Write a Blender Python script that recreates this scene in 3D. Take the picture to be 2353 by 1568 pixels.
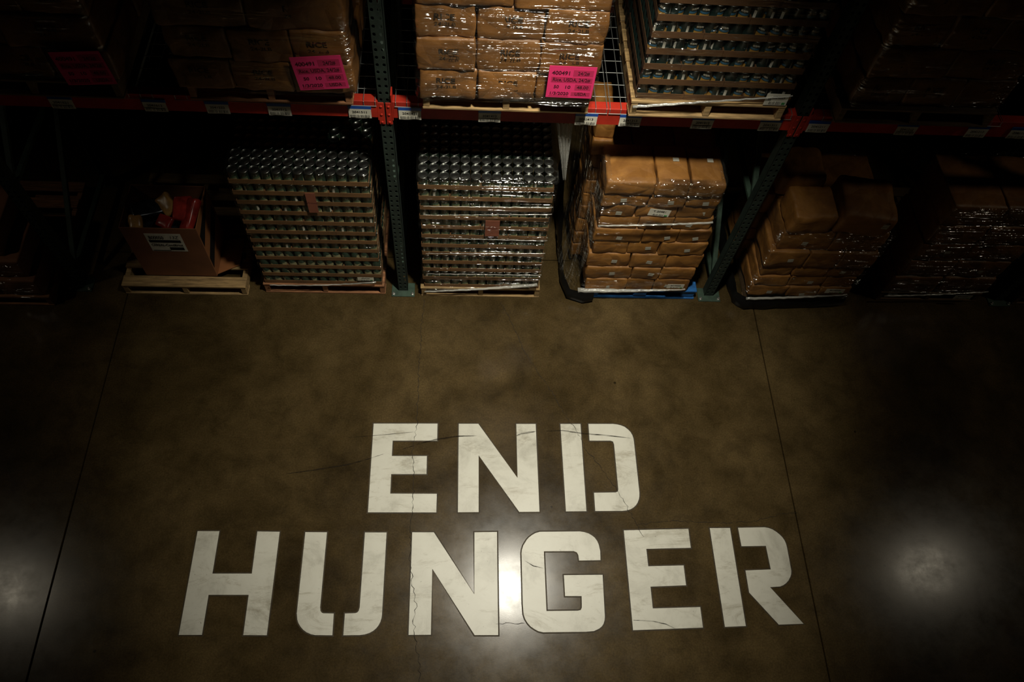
import bpy, math, random
from mathutils import Vector, Matrix, noise

random.seed(7)
for o in list(bpy.data.objects):
    bpy.data.objects.remove(o)
S = bpy.context.scene
COL = S.collection
PI = math.pi

# ---------------------------------------------------------------- camera
F_PX, PITCH, YAW, ROLL = 1797.44, 1.0511, 0.1377, 0.1322
CAM = Vector((0.4502, -3.4834, 5.35))
fw = Vector((math.sin(YAW) * math.cos(PITCH), math.cos(YAW) * math.cos(PITCH), -math.sin(PITCH)))
rt = Vector((math.cos(YAW), -math.sin(YAW), 0.0))
up = rt.cross(fw)
r2 = rt * math.cos(ROLL) + up * math.sin(ROLL)
u2 = -rt * math.sin(ROLL) + up * math.cos(ROLL)
cd = bpy.data.cameras.new('camera')
cd.sensor_width = 36.0
cd.lens = F_PX / 2353 * 36.0
cd.clip_end = 60
cam = bpy.data.objects.new('camera', cd)
COL.objects.link(cam)
m = Matrix((r2, u2, -fw)).transposed().to_4x4()
m.translation = CAM
cam.matrix_world = m
S.camera = cam

def ray(px, py):
    return fw + r2 * ((px - 1176.5) / F_PX) - u2 * ((py - 784.0) / F_PX)
def onz(px, py, z=0.0):
    d = ray(px, py)
    return CAM + d * ((z - CAM.z) / d.z)
def ony(px, py, y=0.0):
    d = ray(px, py)
    return CAM + d * ((y - CAM.y) / d.y)

# ---------------------------------------------------------------- light
S.view_settings.view_transform = 'Standard'
S.view_settings.look = 'None'
S.view_settings.gamma = 1.0
S.view_settings.exposure = 0.0
S.view_settings.use_curve_mapping = False
w = bpy.data.worlds.new('world')
S.world = w
w.use_nodes = True
w.node_tree.nodes['Background'].inputs[0].default_value = (1.0, 0.85, 0.65, 1)
w.node_tree.nodes['Background'].inputs[1].default_value = 0.0004

def spot(name, loc, target, power, cone, blend, size, col=(1.0, 0.95, 0.80), wide=1.0):
    d = bpy.data.lights.new(name, 'SPOT')
    d.energy = power
    d.spot_size = cone
    d.spot_blend = blend
    d.shadow_soft_size = size
    d.color = col
    o = bpy.data.objects.new(name, d)
    COL.objects.link(o)
    zz = (Vector(loc) - Vector(target)).normalized()
    xx = Vector((0, 1, 0)).cross(zz).normalized()
    mw = Matrix((xx, zz.cross(xx) * wide, zz)).transposed().to_4x4()   # the long lamp throws a long pool
    mw.translation = Vector(loc)
    o.matrix_world = mw
    return o
# three high-bay lamps hanging in a row over the aisle
spot('high_bay_lamp', (1.15, -1.25, 5.1), (0.80, -1.00, 0), 800, math.radians(66), 1.0, 0.13, wide=1.16)
spot('high_bay_lamp', (-5.2, -1.2, 5.3), (-3.1, -1.5, 0.3), 46, math.radians(60), 1.0, 0.14, (1.0, 0.88, 0.66))
spot('high_bay_lamp', (7.0, -1.0, 5.3), (4.3, -1.3, 0.4), 54, math.radians(62), 1.0, 0.14, (1.0, 0.88, 0.66))

# ---------------------------------------------------------------- materials
def mat(name, col, rough=0.7, metal=0.0, spec=0.5):
    mm = bpy.data.materials.new(name)
    mm.use_nodes = True
    b = mm.node_tree.nodes['Principled BSDF']
    b.inputs['Base Color'].default_value = (*col, 1)
    b.inputs['Roughness'].default_value = rough
    b.inputs['Metallic'].default_value = metal
    b.inputs['Specular IOR Level'].default_value = spec
    return mm
def N(mm, t, **kw):
    n = mm.node_tree.nodes.new(t)
    for k, v in kw.items():
        setattr(n, k, v)
    return n
def L(mm, a, b):
    mm.node_tree.links.new(a, b)
def bsdf(mm):
    return mm.node_tree.nodes['Principled BSDF']
def coords(mm, kind='Object', scale=(1, 1, 1), rot=(0, 0, 0)):
    tc = N(mm, 'ShaderNodeTexCoord')
    mp = N(mm, 'ShaderNodeMapping')
    mp.inputs['Scale'].default_value = scale
    mp.inputs['Rotation'].default_value = rot
    L(mm, tc.outputs[kind], mp.inputs['Vector'])
    return mp.outputs[0]
def geo_coords(mm, scale=(1, 1, 1)):
    g = N(mm, 'ShaderNodeNewGeometry')
    mp = N(mm, 'ShaderNodeMapping')
    mp.inputs['Scale'].default_value = scale
    L(mm, g.outputs['Position'], mp.inputs['Vector'])
    return mp.outputs[0]
def noise_tex(mm, vec, scale, detail=4, rough=0.55, dist=0.0):
    n = N(mm, 'ShaderNodeTexNoise')
    n.inputs['Scale'].default_value = scale
    n.inputs['Detail'].default_value = detail
    n.inputs['Roughness'].default_value = rough
    n.inputs['Distortion'].default_value = dist
    L(mm, vec, n.inputs['Vector'])
    return n.outputs[0]
def ramp(mm, fac, stops):
    r = N(mm, 'ShaderNodeValToRGB')
    while len(r.color_ramp.elements) < len(stops):
        r.color_ramp.elements.new(0.5)
    for e, (p, c) in zip(r.color_ramp.elements, stops):
        e.position = p
        e.color = (*c, 1) if isinstance(c, tuple) else (c, c, c, 1)
    L(mm, fac, r.inputs[0])
    return r.outputs[0]
def mixc(mm, fac, a, b, mode='MIX'):
    x = N(mm, 'ShaderNodeMix', data_type='RGBA', blend_type=mode)
    for sock, v in ((x.inputs[0], fac), (x.inputs[6], a), (x.inputs[7], b)):
        if hasattr(v, 'links'):
            L(mm, v, sock)
        elif isinstance(v, (int, float)):
            sock.default_value = v
        else:
            sock.default_value = (*v, 1)
    return x.outputs[2]
def math_n(mm, op, a, b=None):
    x = N(mm, 'ShaderNodeMath', operation=op)
    for i, v in enumerate((a, b)):
        if v is None:
            continue
        if hasattr(v, 'links'):
            L(mm, v, x.inputs[i])
        else:
            x.inputs[i].default_value = v
    return x.outputs[0]
def bump(mm, h, strength, dist=0.01):
    b = N(mm, 'ShaderNodeBump')
    b.inputs['Strength'].default_value = strength
    b.inputs['Distance'].default_value = dist
    L(mm, h, b.inputs['Height'])
    return b.outputs[0]

def varied(name, col, rough, amount=0.3, scale=9, spec=0.5, metal=0.0, bump_s=0.0, stretch=(1, 1, 1)):
    mm = mat(name, col, rough, metal, spec)
    v = geo_coords(mm, stretch)
    n = noise_tex(mm, v, scale, 5, 0.6)
    dark = tuple(c * (1 - amount) for c in col)
    lite = tuple(min(1, c * (1 + amount * 0.6)) for c in col)
    L(mm, ramp(mm, n, [(0.3, dark), (0.7, lite)]), bsdf(mm).inputs['Base Color'])
    if bump_s:
        L(mm, bump(mm, n, bump_s), bsdf(mm).inputs['Normal'])
    return mm

M = {}
# sealed concrete
mm = mat('sealed_concrete', (0.08, 0.06, 0.035), 0.3)
v = geo_coords(mm)
n1 = noise_tex(mm, v, 0.9, 6, 0.62, 0.4)
n2 = noise_tex(mm, v, 5.0, 6, 0.65, 0.3)
n3 = noise_tex(mm, v, 85.0, 4, 0.7)
c1 = ramp(mm, n1, [(0.32, (0.036, 0.0235, 0.009)), (0.50, (0.069, 0.046, 0.018)), (0.68, (0.105, 0.071, 0.029))])
c2 = ramp(mm, n2, [(0.30, 0.62), (0.52, 1.0), (0.72, 1.22)])
c3 = ramp(mm, n3, [(0.25, 0.62), (0.75, 1.35)])
c = mixc(mm, 1.0, c1, c2, 'MULTIPLY')
c = mixc(mm, 1.0, c, c3, 'MULTIPLY')
# small dark specks and pits
vo = N(mm, 'ShaderNodeTexVoronoi')
vo.inputs['Scale'].default_value = 2.6
L(mm, v, vo.inputs['Vector'])
sp = ramp(mm, vo.outputs['Distance'], [(0.0, 0.25), (0.022, 0.35), (0.032, 1.0)])
c = mixc(mm, 1.0, c, sp, 'MULTIPLY')
L(mm, c, bsdf(mm).inputs['Base Color'])
rr = ramp(mm, noise_tex(mm, v, 6, 7, 0.7, 0.1), [(0.30, 0.17), (0.70, 0.25)])
L(mm, rr, bsdf(mm).inputs['Roughness'])
L(mm, bump(mm, noise_tex(mm, v, 150, 4, 0.7), 0.045, 0.0015), bsdf(mm).inputs['Normal'])
bsdf(mm).inputs['Specular IOR Level'].default_value = 0.27
M['floor'] = mm
M['joint'] = varied('joint_dirt', (0.010, 0.007, 0.005), 0.9, 0.4)
M['crack'] = varied('crack_dirt', (0.022, 0.016, 0.010), 0.9, 0.5, 30)
M['skid'] = varied('rubber_skid', (0.022, 0.017, 0.012), 0.8, 0.5, 40, spec=0.08)
mm = M['skid']
L(mm, ramp(mm, noise_tex(mm, geo_coords(mm, (9, 90, 1)), 1.0, 5, 0.7), [(0.40, 0.10), (0.62, 0.85)]), bsdf(mm).inputs['Alpha'])
M['margin'] = varied('unsealed_margin', (0.052, 0.036, 0.016), 0.6, 0.4, 20, spec=0.3)

# floor paint with wear
mm = mat('floor_paint', (0.72, 0.70, 0.60), 0.42)
v = geo_coords(mm)
a = ramp(mm, noise_tex(mm, v, 3.5, 6, 0.7, 0.5), [(0.28, (0.50, 0.48, 0.40)), (0.50, (0.70, 0.68, 0.585)), (0.75, (0.76, 0.745, 0.65))])
b_ = ramp(mm, noise_tex(mm, geo_coords(mm, (6, 30, 1)), 2.0, 7, 0.75, 0.2), [(0.22, (0.40, 0.37, 0.30)), (0.36, (1.0, 1.0, 1.0))])
d_ = ramp(mm, noise_tex(mm, v, 34, 5, 0.75), [(0.27, (0.16, 0.13, 0.09)), (0.33, (1.0, 1.0, 1.0))])
e_ = ramp(mm, noise_tex(mm, geo_coords(mm, (1.6, 5, 1)), 1.0, 8, 0.8, 0.8), [(0.34, (0.52, 0.48, 0.40)), (0.47, (1.0, 1.0, 1.0))])
c = mixc(mm, 0.6, a, b_, 'MULTIPLY')
c = mixc(mm, 0.9, c, d_, 'MULTIPLY')
c = mixc(mm, 0.7, c, e_, 'MULTIPLY')
L(mm, c, bsdf(mm).inputs['Base Color'])
M['paint'] = mm

M['wood'] = varied('pine_board', (0.42, 0.27, 0.115), 0.75, 0.6, 5, stretch=(1.5, 14, 14), bump_s=0.2)
M['wood_red'] = varied('reddish_board', (0.34, 0.15, 0.065), 0.75, 0.6, 5, stretch=(1.5, 14, 14), bump_s=0.2)
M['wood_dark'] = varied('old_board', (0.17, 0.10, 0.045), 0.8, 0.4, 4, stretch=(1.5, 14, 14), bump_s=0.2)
M['blue_wood'] = varied('blue_painted_board', (0.020, 0.14, 0.42), 0.55, 0.4, 5, stretch=(2, 10, 10))
M['black_plastic'] = varied('black_plastic', (0.008, 0.008, 0.008), 0.45, 0.3, spec=0.25)
M['green_steel'] = varied('green_steel', (0.045, 0.078, 0.055), 0.5, 0.45, 14)
M['post_steel'] = varied('dull_green_steel', (0.020, 0.033, 0.025), 0.6, 0.45, 14)
M['red_steel'] = varied('red_orange_steel', (0.46, 0.028, 0.013), 0.55, 0.25, 8, spec=0.3)
M['wire'] = mat('zinc_wire', (0.27, 0.28, 0.265), 0.5, 0.5)
M['bolt'] = mat('bolt_steel', (0.55, 0.56, 0.52), 0.35, 0.9)
M['lid'] = varied('tin_lid', (0.34, 0.35, 0.33), 0.30, 0.2, 30, metal=1.0)
M['tray'] = varied('brown_tray', (0.205, 0.098, 0.034), 0.75, 0.3, 6, bump_s=0.1)
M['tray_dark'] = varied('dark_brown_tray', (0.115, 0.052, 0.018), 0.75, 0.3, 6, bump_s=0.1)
M['card_red'] = varied('red_brown_card', (0.30, 0.095, 0.052), 0.7, 0.2, 5)
M['carton'] = varied('brown_carton', (0.24, 0.095, 0.040), 0.75, 0.25, 4)
M['carton_side'] = varied('orange_carton', (0.33, 0.125, 0.040), 0.75, 0.25, 4)
M['ink'] = mat('black_ink', (0.012, 0.011, 0.010), 0.7, spec=0.2)
M['ink_faded'] = mat('stamped_ink', (0.035, 0.022, 0.012), 0.75, spec=0.2)
M['pink'] = varied('pink_paper', (0.80, 0.035, 0.17), 0.6, 0.10, 4)
M['pink_dark'] = mat('pink_print', (0.50, 0.022, 0.095), 0.6)
M['pink_ink'] = mat('dark_red_print', (0.075, 0.004, 0.016), 0.6)
M['white'] = varied('white_card', (0.70, 0.67, 0.56), 0.6, 0.15, 20)
M['blue_strip'] = mat('blue_strip', (0.010, 0.075, 0.36), 0.4)
M['green_ink'] = mat('green_ink', (0.05, 0.25, 0.07), 0.6)
M['red_bag'] = varied('red_snack_foil', (0.34, 0.030, 0.022), 0.25, 0.6, 12)
M['gold_bag'] = varied('gold_snack_foil', (0.52, 0.28, 0.09), 0.28, 0.5, 12)
M['dark_bag'] = varied('dark_snack_foil', (0.03, 0.035, 0.045), 0.22, 0.5, 12, metal=0.4)
M['wall'] = varied('painted_block_wall', (0.10, 0.09, 0.08), 0.9, 0.2)

def kraft(name, lo, mid, hi, rough):
    mm = mat(name, mid, rough)
    v = geo_coords(mm)
    n = noise_tex(mm, v, 7, 6, 0.6, 0.8)
    oi = N(mm, 'ShaderNodeObjectInfo')
    base = ramp(mm, n, [(0.28, lo), (0.52, mid), (0.74, hi)])
    tint = ramp(mm, oi.outputs['Random'], [(0.0, 0.78), (1.0, 1.12)])
    L(mm, mixc(mm, 1.0, base, tint, 'MULTIPLY'), bsdf(mm).inputs['Base Color'])
    wr = N(mm, 'ShaderNodeTexVoronoi', feature='DISTANCE_TO_EDGE')
    wr.inputs['Scale'].default_value = 6
    dv = N(mm, 'ShaderNodeVectorMath', operation='ADD')
    nn = N(mm, 'ShaderNodeTexNoise')
    nn.inputs['Scale'].default_value = 4
    L(mm, v, nn.inputs['Vector'])
    sc = N(mm, 'ShaderNodeVectorMath', operation='SCALE')
    sc.inputs['Scale'].default_value = 0.10
    L(mm, nn.outputs['Color'], sc.inputs[0])
    L(mm, v, dv.inputs[0])
    L(mm, sc.outputs[0], dv.inputs[1])
    L(mm, dv.outputs[0], wr.inputs['Vector'])
    fold = ramp(mm, wr.outputs['Distance'], [(0.0, 0.0), (0.42, 1.0)])
    h = math_n(mm, 'ADD', fold, math_n(mm, 'MULTIPLY', noise_tex(mm, v, 42, 4, 0.65), 0.22))
    L(mm, bump(mm, h, 0.42, 0.016), bsdf(mm).inputs['Normal'])
    return mm
M['kraft'] = kraft('kraft_paper', (0.21, 0.084, 0.017), (0.32, 0.138, 0.028), (0.42, 0.190, 0.042), 0.58)
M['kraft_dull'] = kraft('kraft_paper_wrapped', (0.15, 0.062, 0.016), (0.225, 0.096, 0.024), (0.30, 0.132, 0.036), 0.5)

def can_label(name, base, band, low, text):
    """printed can label: dark ground, a coloured band and a light foot on the front third, a white code box behind"""
    mm = mat(name, base, 0.35)
    tc = N(mm, 'ShaderNodeTexCoord')
    s = N(mm, 'ShaderNodeSeparateXYZ')
    L(mm, tc.outputs['Object'], s.inputs[0])
    ang = math_n(mm, 'ARCTAN2', s.outputs['X'], math_n(mm, 'MULTIPLY', s.outputs['Y'], -1.0))
    aa = math_n(mm, 'ABSOLUTE', ang)
    front = math_n(mm, 'LESS_THAN', aa, 0.85)
    z = s.outputs['Z']
    def zone(z0, z1):
        return math_n(mm, 'MULTIPLY', math_n(mm, 'GREATER_THAN', z, z0), math_n(mm, 'LESS_THAN', z, z1))
    col = mixc(mm, math_n(mm, 'MULTIPLY', front, zone(0.046, 0.058)), base, band)
    col = mixc(mm, math_n(mm, 'MULTIPLY', front, zone(0.0, 0.043)), col, low)
    lets = math_n(mm, 'GREATER_THAN', noise_tex(mm, coords(mm, scale=(160, 160, 60)), 1.0, 2), 0.56)
    tz = math_n(mm, 'MULTIPLY', math_n(mm, 'LESS_THAN', aa, 0.55), zone(0.064, 0.084))
    col = mixc(mm, math_n(mm, 'MULTIPLY', tz, lets), col, text)
    box = math_n(mm, 'MULTIPLY', math_n(mm, 'MULTIPLY', math_n(mm, 'GREATER_THAN', ang, 1.7), math_n(mm, 'LESS_THAN', ang, 2.15)), zone(0.03, 0.075))
    col = mixc(mm, box, col, (0.55, 0.53, 0.45))
    L(mm, col, bsdf(mm).inputs['Base Color'])
    return mm
M['label_green'] = can_label('green_can_label', (0.022, 0.042, 0.027), (0.09, 0.15, 0.085), (0.26, 0.235, 0.12), (0.36, 0.35, 0.25))
M['label_blue'] = can_label('dark_can_label', (0.008, 0.020, 0.018), (0.035, 0.115, 0.19), (0.30, 0.165, 0.035), (0.36, 0.25, 0.11))

mm = mat('mixed_can_labels', (0.03, 0.045, 0.03), 0.4)
s = N(mm, 'ShaderNodeSeparateXYZ')
L(mm, geo_coords(mm), s.inputs[0])
zm = math_n(mm, 'MODULO', math_n(mm, 'SUBTRACT', s.outputs['Z'], 0.1248), 0.1062)
pale = math_n(mm, 'MULTIPLY', math_n(mm, 'LESS_THAN', zm, 0.058), math_n(mm, 'GREATER_THAN', noise_tex(mm, geo_coords(mm, (15, 15, 9)), 1.0, 0), 0.5))
L(mm, mixc(mm, pale, (0.022, 0.042, 0.027), (0.24, 0.22, 0.12)), bsdf(mm).inputs['Base Color'])
M['label_mixed'] = mm
def barcode(name, axis_scale=(90, 0.0, 0)):
    mm = mat(name, (0.7, 0.67, 0.56), 0.6)
    v = coords(mm, 'Object', axis_scale)
    n = noise_tex(mm, v, 1.0, 1)
    L(mm, ramp(mm, math_n(mm, 'GREATER_THAN', n, 0.5), [(0.4, (0.72, 0.69, 0.58)), (0.6, (0.02, 0.02, 0.02))]), bsdf(mm).inputs['Base Color'])
    return mm
M['barcode'] = barcode('barcode_print', (260, 0, 0))
mm = mat('sticker_print', (0.7, 0.67, 0.56), 0.5)
v = coords(mm, 'Object', (0, 0, 190))
L(mm, ramp(mm, noise_tex(mm, v, 1.0, 1), [(0.50, (0.62, 0.60, 0.50)), (0.58, (0.14, 0.12, 0.10))]), bsdf(mm).inputs['Base Color'])
M['sticker'] = mm

def film(name, stretch, strength, cover, haze, rough=0.10, veil=0.0):
    """clear stretch film: mostly see-through, sharp streaky glints along its wrinkles"""
    mm = bpy.data.materials.new(name)
    mm.use_nodes = True
    nt = mm.node_tree
    nt.nodes.remove(nt.nodes['Principled BSDF'])
    out = nt.nodes['Material Output']
    v = geo_coords(mm, stretch)
    n1 = noise_tex(mm, v, 1.0, 2, 0.45, 0.6)
    n2 = noise_tex(mm, geo_coords(mm, (22, 22, 34)), 1.0, 1, 0.5)
    h = math_n(mm, 'ADD', n1, math_n(mm, 'MULTIPLY', n2, 0.22))
    nb = bump(mm, h, 1.0, strength)
    g = N(mm, 'ShaderNodeBsdfGlossy')
    g.inputs['Roughness'].default_value = rough
    g.inputs['Color'].default_value = (0.95, 0.95, 0.92, 1)
    L(mm, nb, g.inputs['Normal'])
    d = N(mm, 'ShaderNodeBsdfDiffuse')
    d.inputs['Color'].default_value = (0.75, 0.74, 0.68, 1)
    L(mm, nb, d.inputs['Normal'])
    t = N(mm, 'ShaderNodeBsdfTransparent')
    t.inputs['Color'].default_value = (0.96, 0.96, 0.95, 1)
    m1 = N(mm, 'ShaderNodeMixShader')
    m1.inputs[0].default_value = haze
    if veil:
        L(mm, ramp(mm, noise_tex(mm, geo_coords(mm, (34, 34, 1.6)), 1.0, 3, 0.6, 0.3), [(0.48, haze), (0.66, veil)]), m1.inputs[0])
    L(mm, t.outputs[0], m1.inputs[1])
    L(mm, d.outputs[0], m1.inputs[2])
    m2 = N(mm, 'ShaderNodeMixShader')
    patch = ramp(mm, noise_tex(mm, geo_coords(mm, (2.2, 2.2, 9)), 1.0, 3, 0.6), [(0.47, cover * 0.05), (0.63, cover)])
    L(mm, patch, m2.inputs[0])
    L(mm, m1.outputs[0], m2.inputs[1])
    L(mm, g.outputs[0], m2.inputs[2])
    L(mm, m2.outputs[0], out.inputs['Surface'])
    return mm
M['film'] = film('clear_stretch_film', (2.5, 2.5, 48), 0.060, 0.20, 0.008)
M['film_cans'] = film('can_stretch_film', (2.0, 2.0, 40), 0.060, 0.13, 0.005)
M['film_thin'] = film('thin_stretch_film', (3, 3, 40), 0.058, 0.18, 0.003)
M['film_heavy'] = film('heavy_stretch_film', (1.8, 1.8, 46), 0.058, 0.24, 0.008)
M['film_crinkle'] = film('crinkled_stretch_film', (12, 12, 34), 0.055, 0.42, 0.012, 0.12)
M['film_drape'] = film('draped_stretch_film', (26, 26, 4), 0.09, 0.6, 0.02, 0.12, 0.20)
M['film_rope'] = film('gathered_stretch_film', (6, 120, 120), 0.008, 0.55, 0.45, 0.22)

# ---------------------------------------------------------------- mesh helpers
class MB:
    def __init__(self):
        self.v, self.f, self.mi = [], [], []
    def add(self, vs, fs, mi=0):
        k = len(self.v)
        self.v += [tuple(p) for p in vs]
        self.f += [tuple(i + k for i in f) for f in fs]
        self.mi += [mi] * len(fs)
        return self
    def box(self, x0, x1, y0, y1, z0, z1, mi=0, bev=0.0):
        if bev <= 0:
            vs = [(x, y, z) for x in (x0, x1) for y in (y0, y1) for z in (z0, z1)]
            return self.add(vs, [(0, 1, 3, 2), (4, 6, 7, 5), (0, 4, 5, 1), (2, 3, 7, 6), (0, 2, 6, 4), (1, 5, 7, 3)], mi)
        b = bev
        vs, idx = [], {}
        for sx in (0, 1):
            for sy in (0, 1):
                for sz in (0, 1):
                    X, Y, Z = (x0, x1)[sx], (y0, y1)[sy], (z0, z1)[sz]
                    dx, dy, dz = (b, -b)[sx], (b, -b)[sy], (b, -b)[sz]
                    for ax, p in enumerate(((X, Y + dy, Z + dz), (X + dx, Y, Z + dz), (X + dx, Y + dy, Z))):
                        idx[sx, sy, sz, ax] = len(vs)
                        vs.append(p)
        fs = []
        for s in (0, 1):
            q = [idx[s, 0, 0, 0], idx[s, 0, 1, 0], idx[s, 1, 1, 0], idx[s, 1, 0, 0]]
            fs.append(q if s == 0 else q[::-1])
            q = [idx[0, s, 0, 1], idx[1, s, 0, 1], idx[1, s, 1, 1], idx[0, s, 1, 1]]
            fs.append(q if s == 0 else q[::-1])
            q = [idx[0, 0, s, 2], idx[0, 1, s, 2], idx[1, 1, s, 2], idx[1, 0, s, 2]]
            fs.append(q if s == 0 else q[::-1])
        for a in (0, 1):
            for c in (0, 1):
                q = [idx[a, c, 0, 0], idx[a, c, 1, 0], idx[a, c, 1, 1], idx[a, c, 0, 1]]
                fs.append(q if (a + c) % 2 else q[::-1])
                q = [idx[a, 0, c, 0], idx[a, 1, c, 0], idx[a, 1, c, 2], idx[a, 0, c, 2]]
                fs.append(q[::-1] if (a + c) % 2 else q)
                q = [idx[0, a, c, 1], idx[1, a, c, 1], idx[1, a, c, 2], idx[0, a, c, 2]]
                fs.append(q if (a + c) % 2 else q[::-1])
                for e in (0, 1):
                    t = [idx[a, c, e, 0], idx[a, c, e, 1], idx[a, c, e, 2]]
                    fs.append(t if (a + c + e) % 2 else t[::-1])
        return self.add(vs, fs, mi)
    def tube(self, pts, r, seg=6, mi=0, caps=True):
        pts = [Vector(p) for p in pts]
        rs = r if isinstance(r, (list, tuple)) else [r] * len(pts)
        rings = []
        for i, p in enumerate(pts):
            t = (pts[min(i + 1, len(pts) - 1)] - pts[max(i - 1, 0)]).normalized()
            a = t.cross(Vector((0.13, 0.31, 0.94)))
            a.normalize()
            b = t.cross(a)
            rings.append([p + (a * math.cos(2 * PI * k / seg) + b * math.sin(2 * PI * k / seg)) * rs[i] for k in range(seg)])
        vs = [q for rg in rings for q in rg]
        fs = []
        for i in range(len(pts) - 1):
            for k in range(seg):
                fs.append((i * seg + k, i * seg + (k + 1) % seg, (i + 1) * seg + (k + 1) % seg, (i + 1) * seg + k))
        if caps:
            fs.append(tuple(range(seg))[::-1])
            fs.append(tuple((len(pts) - 1) * seg + k for k in range(seg)))
        return self.add(vs, fs, mi)
    def lathe(self, prof, seg=16, mi=0):
        """prof: (r, z[, material]) from bottom to top; r = 0 closes"""
        vs, fs, ms = [], [], []
        start = []
        for p in prof:
            start.append(len(vs))
            if p[0] == 0:
                vs.append((0, 0, p[1]))
            else:
                vs += [(p[0] * math.sin(2 * PI * k / seg), -p[0] * math.cos(2 * PI * k / seg), p[1]) for k in range(seg)]
        for i in range(len(prof) - 1):
            a, b = start[i], start[i + 1]
            mm_ = prof[i][2] if len(prof[i]) > 2 else mi
            for k in range(seg):
                k2 = (k + 1) % seg
                if prof[i][0] == 0:
                    fs.append((a, b + k2, b + k))
                elif prof[i + 1][0] == 0:
                    fs.append((a + k, a + k2, b))
                else:
                    fs.append((a + k, a + k2, b + k2, b + k))
                ms.append(mm_)
        k0 = len(self.v)
        self.v += vs
        self.f += [tuple(i + k0 for i in f) for f in fs]
        self.mi += ms
        return self
    def mesh(self, name, mats, smooth=False):
        me = bpy.data.meshes.new(name)
        me.from_pydata(self.v, [], self.f)
        mats = mats if isinstance(mats, (list, tuple)) else [mats]
        for x in mats:
            me.materials.append(x)
        if len(mats) > 1:
            me.polygons.foreach_set('material_index', self.mi)
        if smooth:
            me.polygons.foreach_set('use_smooth', [True] * len(me.polygons))
        me.update()
        return me
    def obj(self, name, mats, parent=None, smooth=False):
        return link(name, self.mesh(name, mats, smooth), parent)

def link(name, data, parent=None, loc=None, rot=None):
    o = bpy.data.objects.new(name, data)
    COL.objects.link(o)
    if parent is not None:
        o.parent = parent
    if loc is not None:
        o.location = loc
    if rot is not None:
        o.rotation_euler = rot
    return o
def tag(o, label=None, cat=None, group=None, kind=None):
    for k, v in (('label', label), ('category', cat), ('group', group), ('kind', kind)):
        if v:
            o[k] = v
    return o
def thing(name, label, cat, loc=(0, 0, 0), rz=0.0, group=None):
    return tag(link(name, None, None, loc, (0, 0, rz)), label, cat, group)

FONT_CACHE = {}
def text(s, parent, loc, h, width=None, name='lettering', m=None, rot=(PI / 2, 0, 0), bold=0.0, shear=0.0):
    """flat lettering facing -Y, centred on loc; h = cap height; squeezed to width"""
    key = (s, bold, shear, (m or M['ink']).name)
    if key not in FONT_CACHE:
        cu = bpy.data.curves.new('lettering', 'FONT')
        cu.body = s
        cu.align_x = 'CENTER'
        cu.align_y = 'CENTER'
        cu.size = 1.0
        cu.offset = bold
        cu.shear = shear
        cu.resolution_u = 3
        cu.materials.append(m or M['ink'])
        tmp = bpy.data.objects.new('lettering', cu)
        me = bpy.data.meshes.new_from_object(tmp)
        bpy.data.objects.remove(tmp)
        bpy.data.curves.remove(cu)
        me.name = 'lettering'
        xs_ = [v_.co.x for v_ in me.vertices]
        FONT_CACHE[key] = (me, max(xs_) - min(xs_))
    me, w0 = FONT_CACHE[key]
    o = link(name, me, parent, loc, rot)
    k = h / 0.70
    o.scale = (width / w0 if width else k, k, k)
    return o

ORD = ['first', 'second', 'third', 'fourth', 'fifth', 'sixth', 'seventh', 'eighth', 'ninth', 'tenth', 'eleventh', 'twelfth', 'thirteenth', 'fourteenth']

# ---------------------------------------------------------------- floor and wall
JX1, JX2, JY = -2.150, 2.880, 0.335
floor = MB().box(-10, 12, -8, 6, -0.30, -0.05).obj('floor', M['joint'])
tag(floor, 'dark sealed concrete warehouse floor with white painted lettering', 'floor', kind='structure')
G = 0.004
for (xa, xb) in ((-10, JX1 - G), (JX1 + G, JX2 - G), (JX2 + G, 12)):
    for (ya, yb) in ((-8, JY - G), (JY + G, 6)):
        MB().box(xa, xb, ya, yb, -0.06, 0.0, bev=0.003).obj('slab', M['floor'], floor)
wall = MB().box(-10, 12, 5.0, 5.2, 0, 7).obj('wall_back', M['wall'])
tag(wall, 'dark block wall behind the storage rack', 'wall', kind='structure')

def ribbon(pts, width, z, name, m, parent, jag=0.0, seed=0):
    rnd = random.Random(seed)
    P = [onz(*p) for p in pts]
    fine = []
    for a, b in zip(P, P[1:]):
        n = max(1, int((b - a).length / 0.018))
        for i in range(n):
            fine.append(a.lerp(b, i / n))
    fine.append(P[-1])
    mb = MB()
    vs, fs = [], []
    for i, p in enumerate(fine):
        t = (fine[min(i + 1, len(fine) - 1)] - fine[max(i - 1, 0)]).normalized()
        nn = Vector((-t.y, t.x, 0))
        j = rnd.uniform(-jag, jag)
        wv = width * (rnd.uniform(0.35, 1.3) if jag else math.sin(PI * min(1, max(0.06, i / max(1, len(fine) - 1)))) ** 0.6)
        c = p + nn * j
        vs += [(c.x + nn.x * wv / 2, c.y + nn.y * wv / 2, z), (c.x - nn.x * wv / 2, c.y - nn.y * wv / 2, z)]
        if i:
            fs.append((2 * i - 2, 2 * i - 1, 2 * i + 1, 2 * i))
    mb.add(vs, fs)
    return mb.obj(name, m, parent)

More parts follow.
